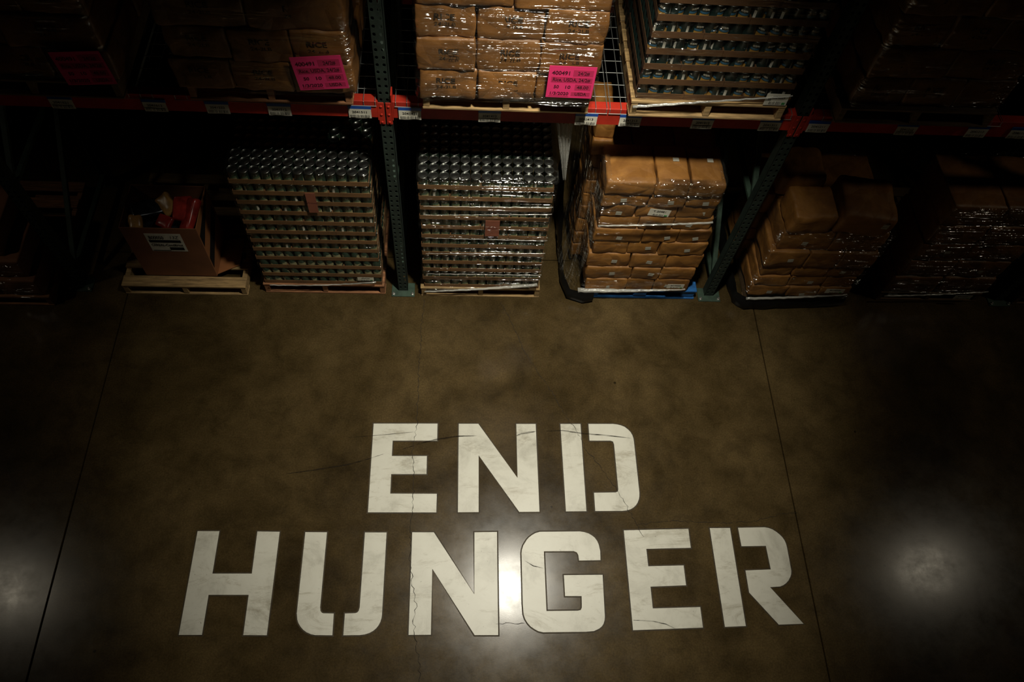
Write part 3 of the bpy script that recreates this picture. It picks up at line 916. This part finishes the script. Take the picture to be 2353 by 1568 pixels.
# rice loads on the upper level
def rice_load(x0, x1, yf, z0, nlay, h_, where, rows, seed):
    rnd = random.Random(seed)
    W_ = x1 - x0
    for l in range(nlay):
        n_ = rows[l % len(rows)]
        xs = [0.0]
        for i in range(n_):
            xs.append(xs[-1] + rnd.uniform(0.92, 1.08))
        inset = rnd.uniform(-0.012, 0.012) + 0.010 * (l > 0)
        for i in range(n_):
            a = x0 + inset + (W_ - 2 * inset) * xs[i] / xs[-1]
            b = x0 + inset + (W_ - 2 * inset) * xs[i + 1] / xs[-1]
            lab = 'rice bale %s of %s, %s layer up, %s' % (ORD[i], ['', 'one', 'two', 'three', 'four'][n_], ORD[l], where)
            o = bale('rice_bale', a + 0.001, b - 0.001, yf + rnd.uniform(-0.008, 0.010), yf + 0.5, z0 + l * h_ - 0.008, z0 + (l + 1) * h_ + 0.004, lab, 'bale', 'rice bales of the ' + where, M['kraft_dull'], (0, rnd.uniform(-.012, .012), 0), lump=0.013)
            y = -o['half'] - 0.045 * o['bh'] + 0.0035
            dx = rnd.uniform(-0.05, 0.05) * (b - a)
            text('RICE', o, (dx, y, 0.030), 0.034, 0.105, 'lettering', M['ink_faded'], rot=(PI / 2 , 0.0, 0), bold=0.025)
            text('24-2LB', o, (dx + 0.004, y, -0.012), 0.020, 0.110, 'lettering', M['ink_faded'], bold=0.012)
            # rear half of the load
            ob = bale('rice_bale', a + 0.001, b - 0.001, yf + 0.52, yf + 1.04, z0 + l * h_ - 0.004, z0 + (l + 1) * h_, 'rice bale behind the %s one, %s layer up, %s' % (ORD[i], ORD[l], where), 'bale', 'rice bales of the ' + where, M['kraft_dull'])
rice_load(0.205, 1.202, -0.110, UZ + PZ - 0.004, 4, 0.205, 'middle rice load', (3, 3, 3, 2), 5)
rice_load(-1.115, -0.135, -0.095, UZ + PZ - 0.002, 4, 0.205, 'left rice load', (3, 3, 2, 3), 11)
rice_load(-2.41, -1.430, -0.060, UZ + PZ + 0.006, 4, 0.205, 'far left upper load', (3, 2, 3, 2), 15)
rice_load(2.715, 3.640, -0.050, UZ + PZ + 0.006, 4, 0.205, 'far right upper load', (3, 2, 3, 2), 19)

# paper bag stack on the blue pallet
def bag_layers(x0, x1, yf, z0, lays, where, m, depth, seed, name='paper_bag', stick=True, skip=()):
    rnd = random.Random(seed)
    z = z0
    for l, (h_, fr, dx0, dx1, dy) in enumerate(lays):
        s = sum(fr)
        a = x0 + dx0
        tot = (x1 + dx1) - a
        for i, f_ in enumerate(fr):
            b = a + tot * f_ / s
            if (l, i) not in skip:
                lab = 'paper bag %s of %s, %s layer, %s' % (ORD[i], ['', 'one', 'two', 'three', 'four'][len(fr)], ORD[l], where)
                o = bale(name, a + 0.001, b - 0.001, yf + dy + rnd.uniform(-0.006, 0.006), yf + dy + depth, z - 0.004, z + h_ + 0.003, lab, 'bag', 'paper bags of the ' + where, m, (0, rnd.uniform(-.02, .02), rnd.uniform(-.015, .015)), lump=0.011)
                if stick and rnd.random() < stick:
                    on_front(o, rnd.uniform(-0.05, 0.05), rnd.uniform(-0.018, 0.022), 0.042, 0.036, M['sticker'], tilt=rnd.uniform(-.25, .25))
            a = b
        z += h_
    return z
H3 = [0.163, 0.150, 0.165, 0.153, 0.145, 0.139, 0.134, 0.131]
R3 = [((3, 2, 2.6), 0.03, 0.0, -0.004), ((3.2, 2, 2.4), 0.01, 0.004, 0.0), ((2.6, 2.2, 2.2), 0.0, 0.02, 0.005), ((2.2, 2, 3), 0.02, 0.01, 0.012),
      ((3.0, 2.2, 2.0), 0.0, 0.0, 0.012), ((2.5, 2.2, 2.4), 0.012, -0.03, 0.015), ((2.0, 2.4, 2.2), 0.012, -0.05, 0.015), ((3.0, 2.4, 2.2), -0.005, -0.05, 0.0)]
P3L = [(h_, *r_) for h_, r_ in zip(H3, R3)]
ztop = bag_layers(1.418, 2.290, -0.035, PZ, P3L, 'stack on the blue pallet', M['kraft'], 0.31, 3, stick=0.75)
xs = [1.412, 1.755, 1.985, 2.226]
for i in range(3):
    o = bale('paper_bag', xs[i], xs[i + 1] - 0.003, -0.050, 0.29, ztop - 0.002, ztop + 0.140, ['large brown paper bag at the left of the top layer on the blue pallet stack', 'square brown paper bag in the centre of the top layer, blue pallet stack', 'square brown paper bag at the right of the top layer, blue pallet stack'][i], 'bag', 'paper bags of the stack on the blue pallet', M['kraft'], (0.03, (0.0, 0.015, 0.03)[i], 0), rad=0.015, lump=0.010)
    if i:
        st = MB().box(-0.021, 0.021, -0.016, 0.016, -0.0008, 0.0008).obj('sticker', M['sticker'], o)
        st.location = (0.03, 0.04, 0.0700)
bag_layers(1.355, 2.27, 0.30, PZ, [(h_, (2, 2, 2), 0, 0, 0) for h_ in H3], 'rear part of the blue pallet stack', M['kraft'], 0.38, 4, stick=False)
bag_layers(1.345, 1.485, 0.30, PZ + sum(H3), [(0.15, (1,), 0, 0, 0), (0.15, (1,), 0.0, 0, 0.01)], 'tall rear corner of the blue pallet stack', M['kraft'], 0.40, 8, stick=False)

# wrapped bags right of the rack post
w4 = 'stack right of the rack post'
P4L = [(0.140, (2.4, 2, 2), 0.03, 0.0, 0.0), (0.135, (2.2, 2.4, 2), 0.04, -0.02, 0.01), (0.145, (2, 2.2, 2.4), 0.05, -0.01, 0.015), (0.185, (2.4, 2, 2.2), 0.02, 0.0, 0.0), (0.22, (2.2, 2.2), 0.05, -0.02, 0.02)]
z4 = bag_layers(2.745, 3.610, -0.085, PZ + 0.02, P4L, w4, M['kraft'], 0.36, 23, stick=0.45)
bag_layers(2.735, 3.60, 0.28, PZ + 0.02, [(0.14, (2, 2), 0, 0, 0), (0.135, (2, 2), 0, 0, 0), (0.145, (2, 2), 0, 0, 0), (0.185, (2, 2), 0, 0, 0), (0.22, (2, 2), 0, 0, 0)], 'rear part of the stack right of the post', M['kraft'], 0.42, 24, stick=False)
bale('paper_bag', 2.790, 3.125, -0.075, 0.22, z4 - 0.01, z4 + 0.20, 'plump brown paper bag on top left of the stack right of the post', 'bag', 'paper bags of the ' + w4, M['kraft'], (0.10, 0.03, 0.06), rad=0.036, lump=0.014)
bale('paper_bag', 2.770, 3.110, 0.255, 0.58, z4 - 0.01, z4 + 0.22, 'brown paper bag behind the plump one on the stack right of the post', 'bag', 'paper bags of the ' + w4, M['kraft'], (0.02, -0.03, -0.05), rad=0.05, lump=0.014)
o = bale('paper_bag', 3.145, 3.555, -0.090, 0.28, z4 - 0.01, z4 + 0.23, 'big brown paper bag on top right of the stack right of the post', 'bag', 'paper bags of the ' + w4, M['kraft'], (0.08, 0.06, -0.05), rad=0.04, lump=0.014)
on_front(o, 0.12, 0.05, 0.045, 0.05, M['sticker'])

# dark wrapped loads at the lower right and lower left, rear-most of what the light reaches
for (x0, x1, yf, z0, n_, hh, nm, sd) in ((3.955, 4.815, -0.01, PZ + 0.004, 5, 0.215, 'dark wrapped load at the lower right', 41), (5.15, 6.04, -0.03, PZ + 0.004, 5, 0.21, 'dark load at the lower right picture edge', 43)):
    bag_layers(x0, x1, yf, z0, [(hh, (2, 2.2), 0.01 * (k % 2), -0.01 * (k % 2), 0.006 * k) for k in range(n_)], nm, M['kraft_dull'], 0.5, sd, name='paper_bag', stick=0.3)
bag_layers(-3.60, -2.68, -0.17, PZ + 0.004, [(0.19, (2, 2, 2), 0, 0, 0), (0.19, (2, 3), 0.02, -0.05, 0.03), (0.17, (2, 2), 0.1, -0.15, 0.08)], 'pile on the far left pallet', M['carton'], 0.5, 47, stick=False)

# black plastic sheets hanging round the pallet feet
def skirt(pts, z_fn, name, label, seed):
    """pts: plan polyline; z_fn(i) -> (bottom, top)"""
    mb = MB()
    rows = 7
    fine = []
    for a, b in zip(pts, pts[1:]):
        a, b = Vector((*a, 0)), Vector((*b, 0))
        n_ = max(2, int((b - a).length / 0.04))
        for i in range(n_):
            fine.append(a.lerp(b, i / n_))
    fine.append(Vector((*pts[-1], 0)))
    vs, fs = [], []
    m_ = len(fine)
    for i, p in enumerate(fine):
        t = (fine[min(i + 1, m_ - 1)] - fine[max(i - 1, 0)]).normalized()
        nn = Vector((t.y, -t.x, 0))
        zb, zt = z_fn(i / (m_ - 1))
        for j in range(rows):
            u = j / (rows - 1)
            z = zb + (zt - zb) * u
            bulge = 0.018 * math.sin(PI * min(1, u * 1.1)) + 0.012 * noise.noise(Vector((p.x * 9 + seed, p.y * 9, z * 5)))
            q = p + nn * bulge
            vs.append((q.x, q.y, z))
        if i:
            for j in range(rows - 1):
                a = (i - 1) * rows + j
                fs.append((a, a + rows, a + rows + 1, a + 1))
    k = len(vs)
    fs2 = [tuple(q + k for q in f[::-1]) for f in fs]
    vs2 = []
    for i, p in enumerate(fine):
        t = (fine[min(i + 1, m_ - 1)] - fine[max(i - 1, 0)]).normalized()
        nn = Vector((t.y, -t.x, 0))
        for j in range(rows):
            a = vs[i * rows + j]
            vs2.append((a[0] - nn.x * 0.003, a[1] - nn.y * 0.003, a[2]))
    mb.add(vs + vs2, fs + fs2)
    return tag(mb.obj(name, M['black_plastic'], None, True), label, 'plastic sheet')
skirt([(1.285, 1.05), (1.275, 0.55), (1.290, 0.10), (1.335, -0.045), (1.45, -0.085), (1.53, -0.075)], lambda t: (0.004, 0.62 - 0.48 * min(1, max(0, (t - 0.25) / 0.4))), 'plastic_sheet', 'black plastic sheet round the left foot of the stack on the blue pallet', 3)
skirt([(2.680, 0.9), (2.680, 0.2), (2.700, -0.06), (2.785, -0.125), (3.0, -0.115), (3.35, -0.10), (3.62, -0.075)], lambda t: (0.004, 0.165 + 0.10 * max(0, 0.5 - t)), 'plastic_sheet', 'black plastic sheet round the foot of the stack right of the post', 9)

# ---------------------------------------------------------------- carton of snacks
cb = thing('carton', 'open brown carton with a white cereal label, standing on a pallet', 'box', (-1.712, 0.030, PZ + 0.001))
CW, CD, CHh, th = 0.270, 0.40, 0.600, 0.006
MB().box(-CW, CW, 0, th, 0, CHh, bev=0.002).obj('front_panel', M['carton'], cb)
MB().box(-CW, CW, CD - th, CD, 0, CHh, bev=0.002).obj('back_panel', M['carton'], cb)
MB().box(-CW, -CW + th, th, CD - th, 0, CHh, bev=0.002).obj('side_panel', M['carton'], cb)
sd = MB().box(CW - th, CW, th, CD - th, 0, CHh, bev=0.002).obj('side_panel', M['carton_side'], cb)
sd['label'] = 'orange carton side with dark slanted bars'
MB().box(-CW + th, CW - th, th, CD - th, 0, th).obj('bottom_panel', M['carton'], cb)
for za, zb in ((0.47, 0.60), (0.20, 0.33)):  # thin dark slanted bars over the side panel, in the shared black
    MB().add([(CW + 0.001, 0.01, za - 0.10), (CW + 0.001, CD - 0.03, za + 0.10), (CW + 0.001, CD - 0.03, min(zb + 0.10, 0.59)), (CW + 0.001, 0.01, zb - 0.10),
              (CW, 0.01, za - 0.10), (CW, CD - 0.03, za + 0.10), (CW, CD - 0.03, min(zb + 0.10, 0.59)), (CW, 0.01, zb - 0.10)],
             [(0, 1, 2, 3), (7, 6, 5, 4), (0, 4, 5, 1), (1, 5, 6, 2), (2, 6, 7, 3), (3, 7, 4, 0)]).obj('dark_bar', M['ink'], sd)
MB().add([(CW + 0.001, 0.02, 0.0), (CW + 0.16, 0.10, 0.012), (CW + 0.16, 0.36, 0.012), (CW + 0.001, 0.36, 0.0), (CW + 0.001, 0.02, 0.005), (CW + 0.16, 0.10, 0.017), (CW + 0.16, 0.36, 0.017), (CW + 0.001, 0.36, 0.005)],
         [(0, 3, 2, 1), (4, 5, 6, 7), (0, 1, 5, 4), (1, 2, 6, 5), (2, 3, 7, 6), (3, 0, 4, 7)]).obj('loose_flap', M['carton_side'], cb)
ct = thing('carton_label', 'white cereal label stuck on the front of the open carton', 'label', (-1.700, 0.0275, 0.555))
MB().box(-0.128, 0.128, 0, 0.0015, -0.105, 0.105).obj('paper', M['white'], ct)
text('B00050', ct, (-0.055, -0.001, 0.058), 0.036, 0.105, 'lettering', bold=0.02)
text('13Z', ct, (0.070, -0.001, 0.062), 0.036, 0.062, 'handwriting', shear=0.2)
text('CEREAL-Cond&Hot', ct, (0, -0.001, -0.030), 0.028, 0.225, 'lettering', bold=0.02)
MB().box(-0.115, 0.110, -0.0012, -0.0002, 0.002, 0.032).obj('dark_bar', M['ink'], ct)
MB().box(0.008, 0.110, -0.0012, -0.0002, -0.088, -0.054).obj('dark_bar', M['ink'], ct)
MB().box(-0.120, 0.008, -0.0012, -0.0002, -0.098, -0.092).obj('dark_bar', M['ink'], ct)
# filling under the snacks
tag(bale('carton_liner', -1.955, -1.470, 0.060, 0.405, PZ + 0.012, PZ + 0.46, 'dark wrapped filling inside the open carton', 'bag', None, M['dark_bag'], lump=0.006))
for i, (dx, dy, w_, d_, h_, mk, rot, lab) in enumerate([(-0.17, 0.07, 0.10, 0.12, 0.05, 'gold_bag', (0.5, 0.1, 0.2), 'small gold snack bag at the front left in the carton'), (-0.10, 0.20, 0.26, 0.14, 0.07, 'dark_bag', (0.3, 0.2, 0.5), 'dark shiny snack bag at the back left in the carton'),
        (0.02, 0.24, 0.12, 0.16, 0.08, 'gold_bag', (0.4, -0.4, 0.6), 'round orange snack pack at the back of the carton'), (0.03, 0.08, 0.12, 0.11, 0.06, 'red_bag', (0.4, 0.1, -0.4), 'small red snack bag at the front middle in the carton'),
        (0.13, 0.20, 0.14, 0.20, 0.08, 'red_bag', (0.3, 0.2, 0.1), 'red snack bag right of centre in the carton'), (0.20, 0.14, 0.11, 0.26, 0.07, 'red_bag', (0.5, -0.5, -0.5), 'long glossy red snack bag at the right edge of the carton')]):
    seedn[0] += 1
    me = bale_mesh(w_, d_, h_, seedn[0], M[mk], 0.024, 9, 9, 4, 0.012)
    o = link('snack_bag', me, None, (-1.712 + dx, 0.03 + dy, PZ + 0.575), rot)
    tag(o, lab, 'snack bag', 'snack bags in the carton')

# ---------------------------------------------------------------- pink placards
def placard(c4, y, label, full=True):
    P = [ony(*p, y) for p in c4]        # tl, tr, br, bl
    ctr = sum(P, Vector()) / 4
    o = thing('pallet_placard', label, 'placard', (ctr.x, y, ctr.z))
    ux = ((P[1] - P[0]) + (P[2] - P[3])) / 2
    W_, H_ = ux.length, ((P[0] - P[3]) + (P[1] - P[2])).length / 2
    tilt = -math.atan2(ux.z, ux.x)
    o.rotation_euler = (0, tilt, 0)
    MB().box(-W_ / 2, W_ / 2, -0.0008, 0.0008, -H_ / 2, H_ / 2).obj('paper', M['pink'], o)
    def bar(x0, x1, z0, z1):
        MB().box((x0 - .5) * W_, (x1 - .5) * W_, -0.0014, -0.0002, (z0 - .5) * H_, (z1 - .5) * H_).obj('shaded_box', M['pink_dark'], o)
    def tx(s, x, z, h, w_):
        text(s, o, ((x - .5) * W_, -0.0022, (z - .5) * H_), h * H_, w_ * W_, 'lettering', M['pink_ink'], bold=0.02)
    bar(0.52, 0.95, 0.70, 0.90); bar(0.07, 0.95, 0.49, 0.67); bar(0.60, 0.95, 0.26, 0.45); bar(0.54, 0.95, 0.07, 0.20); bar(0.06, 0.49, 0.035, 0.07)
    tx('400491', 0.27, 0.79, 0.115, 0.38); tx('24/2#', 0.74, 0.79, 0.105, 0.25); tx('Rice, USDA, 24/2#', 0.50, 0.58, 0.105, 0.80)
    tx('50', 0.20, 0.35, 0.095, 0.11); tx('10', 0.44, 0.35, 0.095, 0.11); tx('48.00', 0.77, 0.35, 0.095, 0.25); tx('1/3/2020', 0.275, 0.135, 0.095, 0.40); tx('USDA', 0.745, 0.135, 0.095, 0.25)
placard([(670, 133), (788, 126), (797, 203), (685, 207)], -0.130, 'bright pink rice placard on the dark left rice load')
placard([(1265, 150), (1374, 156), (1357, 226), (1252, 223)], -0.147, 'bright pink rice placard on the brightly lit middle rice load')
placard([(128, 122), (240, 118), (257, 192), (140, 194)], -0.104, 'pink rice placard in deep shade on the far left upper load')

# ---------------------------------------------------------------- stretch film
def film_shell(x0, x1, y0, y1, z0, z1, label, m, seed, rad=0.035, amp=0.006, lay=None, top=0.06, taper=(0, 0, 0), part=None, rows=56, lean=None):
    """thin wrap round a load; lay = layer height it dips between; top = how far it folds in over the top edge"""
    prof = []
    hw_, hd = (x1 - x0) / 2, (y1 - y0) / 2
    cx, cy = (x0 + x1) / 2, (y0 + y1) / 2
    def side(a, b, n_):
        return [a + (b - a) * i / n_ for i in range(n_)]
    plan = []
    for x in side(-hw_ + rad, hw_ - rad, 44): plan.append((x, -hd, 0, -1))
    for k in range(6):
        a = -PI / 2 + PI / 2 * k / 6
        plan.append((hw_ - rad + rad * math.cos(a), -hd + rad + rad * math.sin(a), math.cos(a), math.sin(a)))
    for y in side(-hd + rad, hd - rad, 14): plan.append((hw_, y, 1, 0))
    for k in range(6):
        a = PI / 2 * k / 6
        plan.append((hw_ - rad + rad * math.cos(a), hd - rad + rad * math.sin(a), math.cos(a), math.sin(a)))
    for x in side(hw_ - rad, -hw_ + rad, 8): plan.append((x, hd, 0, 1))
    for k in range(6):
        a = PI / 2 + PI / 2 * k / 6
        plan.append((-hw_ + rad + rad * math.cos(a), hd - rad + rad * math.sin(a), math.cos(a), math.sin(a)))
    for y in side(hd - rad, -hd + rad, 14): plan.append((-hw_, y, -1, 0))
    for k in range(6):
        a = PI + PI / 2 * k / 6
        plan.append((-hw_ + rad + rad * math.cos(a), -hd + rad + rad * math.sin(a), math.cos(a), math.sin(a)))
    n_ = len(plan)
    vs, fs = [], []
    nt = 4 if top else 0
    for r in range(rows + nt):
        u = min(1.0, r / (rows - 1))
        z = z0 + (z1 - z0) * u
        fold = 0.0
        if r >= rows:
            k = (r - rows + 1) / nt
            fold = top * k
            z = z1 + 0.012 * math.sin(k * PI * 0.5)
        for i, (x, y, nx_, ny_) in enumerate(plan):
            o_ = noise.noise(Vector((x * 3 + seed, y * 3, z * 16))) * amp + noise.noise(Vector((x * 11, y * 11 + seed, z * 34))) * amp * 0.5
            if lay:
                ph = ((z - z0) / lay) % 1.0
                o_ -= 0.010 * math.exp(-((ph - 0.0) / 0.10) ** 2) + 0.010 * math.exp(-((ph - 1.0) / 0.10) ** 2)
            s = 1.0
            ex = taper[0] * u if x < 0 else taper[1] * u
            zz = z + (lean(x / hw_, u) if lean else 0.0)
            vs.append((cx + x + nx_ * (o_ - fold) + ex, cy + y + ny_ * (o_ - fold), zz))
        if r:
            for i in range(n_):
                a, b = (r - 1) * n_ + i, (r - 1) * n_ + (i + 1) % n_
                fs.append((a, b, b + n_, a + n_))
    o = MB().add(vs, fs).obj('stretch_film', m, None, True)
    return tag(o, label, 'stretch film')
def rope(film_o, a, b, r0, r1, sag=0.0, name='gathered_edge', flat=1.0):
    a, b = Vector(a), Vector(b)
    pts, rs = [], []
    for i in range(25):
        t = i / 24
        p = a.lerp(b, t)
        p.z -= sag * math.sin(PI * t)
        p += Vector((0, 0.0015 * math.sin(i * 1.9), 0.002 * math.sin(i * 2.7)))
        pts.append(p)
        rs.append(r0 + (r1 - r0) * t)
    return MB().tube(pts, rs, 7).obj(name, M['film_rope'], film_o, True)
fb = film_shell(-1.074, -0.132, -0.040, 1.115, PZ - 0.02, PZ + 12 * LAY + 0.004, 'thin clear film wrapped round the left stack of cans', M['film_cans'], 1, 0.02, 0.004, LAY, 0.02)
rope(fb, (-1.03, -0.047, PZ + 0.005), (-0.20, -0.050, PZ + 0.075), 0.004, 0.007, 0.02)
fm = film_shell(0.158, 1.100, -0.048, 1.105, PZ - 0.025, PZ + 12 * LAY + 0.004, 'clear glossy film wrapped round the middle stack of cans', M['film_cans'], 2, 0.02, 0.005, LAY, 0.045)
for (za, zb, r_) in ((1.145, 1.165, 0.0035), (1.05, 1.09, 0.003), (0.335, 0.345, 0.003), (0.79, 0.785, 0.0025), (0.60, 0.63, 0.0025)):
    rope(fm, (0.20, -0.056, za), (1.085, -0.056, zb), r_ * 0.5, r_)
pa, pb = ony(985, 678, -0.056), ony(1232, 652, -0.056)
rope(fm, (0.175, -0.058, PZ - 0.035), (1.065, -0.058, PZ + 0.090), 0.006, 0.014, 0.01)
# three-cornered sheet pulled up to the right along the foot of the stack
MB().add([(0.18, -0.060, PZ - 0.02), (1.06, -0.060, PZ + 0.095), (0.85, -0.059, PZ + 0.105), (0.50, -0.058, PZ + 0.075), (0.18, -0.058, PZ + 0.03)], [(0, 1, 2, 3, 4)]).obj('gathered_edge', M['film_heavy'], fm)

fu = film_shell(0.193, 1.214, -0.134, 0.96, UZ + PZ - 0.012, UZ + PZ + 0.84, 'glossy film wrapped round the bright middle rice load', M['film_heavy'], 3, 0.06, 0.012, 0.205, 0.05)
fl = film_shell(-1.128, -0.122, -0.119, 0.98, UZ + PZ - 0.01, UZ + PZ + 0.84, 'clear film wrapped round the dim left rice load', M['film'], 4, 0.06, 0.010, 0.205, 0.05)
film_shell(-2.42, -1.420, -0.094, 1.0, UZ + PZ - 0.01, UZ + PZ + 0.84, 'clear film wrapped round the far left upper load', M['film'], 5, 0.06, 0.010, 0.205, 0.05)
film_shell(2.705, 3.650, -0.084, 1.0, UZ + PZ - 0.01, UZ + PZ + 0.84, 'clear film wrapped round the far right upper load', M['film'], 6, 0.06, 0.010, 0.205, 0.05)
fc = film_shell(1.435, 2.370, -0.074, 1.07, UZ + PZ - 0.01, UZ + PZ + 8 * LAY, 'thin clear film wrapped round the load of dark cans', M['film_thin'], 7, 0.02, 0.005, LAY, 0.0)
rope(fc, (1.440, -0.090, UZ + PZ - 0.035), (2.345, -0.090, UZ + PZ + 0.085), 0.009, 0.004, 0.0)

f3 = film_shell(1.392, 2.262, -0.066, 0.70, 0.99, 1.23, 'glossy film band round the middle of the paper bag stack on the blue pallet', M['film_heavy'], 8, 0.05, 0.010, 0.121, 0.0, rows=24, lean=lambda x, u: 0.02 * x * (1 - u))
rope(f3, (1.42, -0.082, 1.010), (2.225, -0.082, 1.075), 0.006, 0.008, 0.008)
f3b = film_shell(1.398, 2.235, -0.072, 0.70, 1.22, ztop + 0.138, 'wrinkled clear film over the top bags on the blue pallet stack', M['film_crinkle'], 18, 0.05, 0.008, None, 0.05, rows=24)
f3c = film_shell(1.402, 2.290, -0.058, 0.70, PZ + 0.06, 0.99, 'thin clear film round the lower bags on the blue pallet stack', M['film_thin'], 19, 0.05, 0.008, 0.121, 0.0, rows=40)
rope(f3c, (1.400, -0.052, PZ + 0.015), (2.255, -0.074, PZ + 0.085), 0.022, 0.006, 0.012)

# film draped down the left side of that stack
def drape(label):
    vs, fs = [], []
    nu, nv = 30, 36
    for j in range(nv + 1):
        v_ = j / nv
        for i in range(nu + 1):
            u_ = i / nu
            y = -0.045 + 1.0 * u_
            zt = 1.32 + 0.55 * min(1, u_ * 1.25)
            z = 0.10 + (zt - 0.10) * v_
            x = 1.396 - 0.085 * math.sin(PI * min(0.5, u_ * 1.3 + 0.04)) - 0.06 * u_ * v_ * v_ - 0.05 * (1 - v_) ** 4
            x += 0.016 * noise.noise(Vector((y * 26, z * 1.2, 3.0))) + 0.008 * noise.noise(Vector((y * 60, z * 2, 7.0)))
            if u_ < 0.06:
                x += 0.03 * (0.06 - u_) / 0.06
            vs.append((x, y, z))
        if j:
            for i in range(nu):
                a = (j - 1) * (nu + 1) + i
                fs.append((a, a + nu + 1, a + nu + 2, a + 1))
    return tag(MB().add(vs, fs).obj('stretch_film', M['film_drape'], None, True), label, 'stretch film')
drape('streaky film draped down the left side of the stack on the blue pallet')
# loose tail of film hanging from the deck between the cans and the bags
def tail(label):
    T = [ony(1278, 283, 0.08), ony(1284, 330, 0.08), ony(1290, 380, 0.08), ony(1293, 412, 0.08)]
    B = [ony(1316, 283, 0.08), ony(1310, 330, 0.08), ony(1303, 380, 0.08), ony(1300, 412, 0.08)]
    vs, fs = [], []
    n_ = 14
    for j in range(len(T)):
        for i in range(n_ + 1):
            p = T[j].lerp(B[j], i / n_)
            p.y += 0.014 * math.sin(i * 1.7 + j * 0.3)
            vs.append(p)
        if j:
            for i in range(n_):
                a = (j - 1) * (n_ + 1) + i
                fs.append((a, a + 1, a + n_ + 2, a + n_ + 1))
    return tag(MB().add(vs, fs).obj('stretch_film', M['film_rope'], None, True), label, 'stretch film')
tail('loose tail of film hanging between the middle cans and the paper bags')

f4 = film_shell(2.727, 3.628, -0.112, 0.72, PZ + 0.03, z4 + 0.01, 'shiny film wrapped round the bags right of the rack post', M['film'], 10, 0.06, 0.010, 0.14, 0.04, rows=44)
rope(f4, (2.76, -0.125, PZ + 0.045), (3.57, -0.118, PZ + 0.115), 0.012, 0.006, 0.01)
f5 = film_shell(3.935, 4.835, -0.040, 0.55, PZ - 0.01, PZ + 1.09, 'streaky film wrapped round the dark load at the lower right', M['film'], 12, 0.05, 0.010, 0.215, 0.05)
rope(f5, (3.95, -0.055, PZ + 0.01), (4.80, -0.050, PZ + 0.09), 0.008, 0.005, 0.01)
film_shell(5.13, 6.06, -0.060, 0.5, PZ - 0.01, PZ + 1.06, 'film wrapped round the dark load at the lower right picture edge', M['film'], 13, 0.05, 0.010, 0.21, 0.05)
film_shell(-3.63, -2.655, -0.205, 0.36, PZ - 0.03, PZ + 0.40, 'film round the dark pile on the far left pallet', M['film_thin'], 14, 0.05, 0.012, 0.19, 0.03, rows=30)
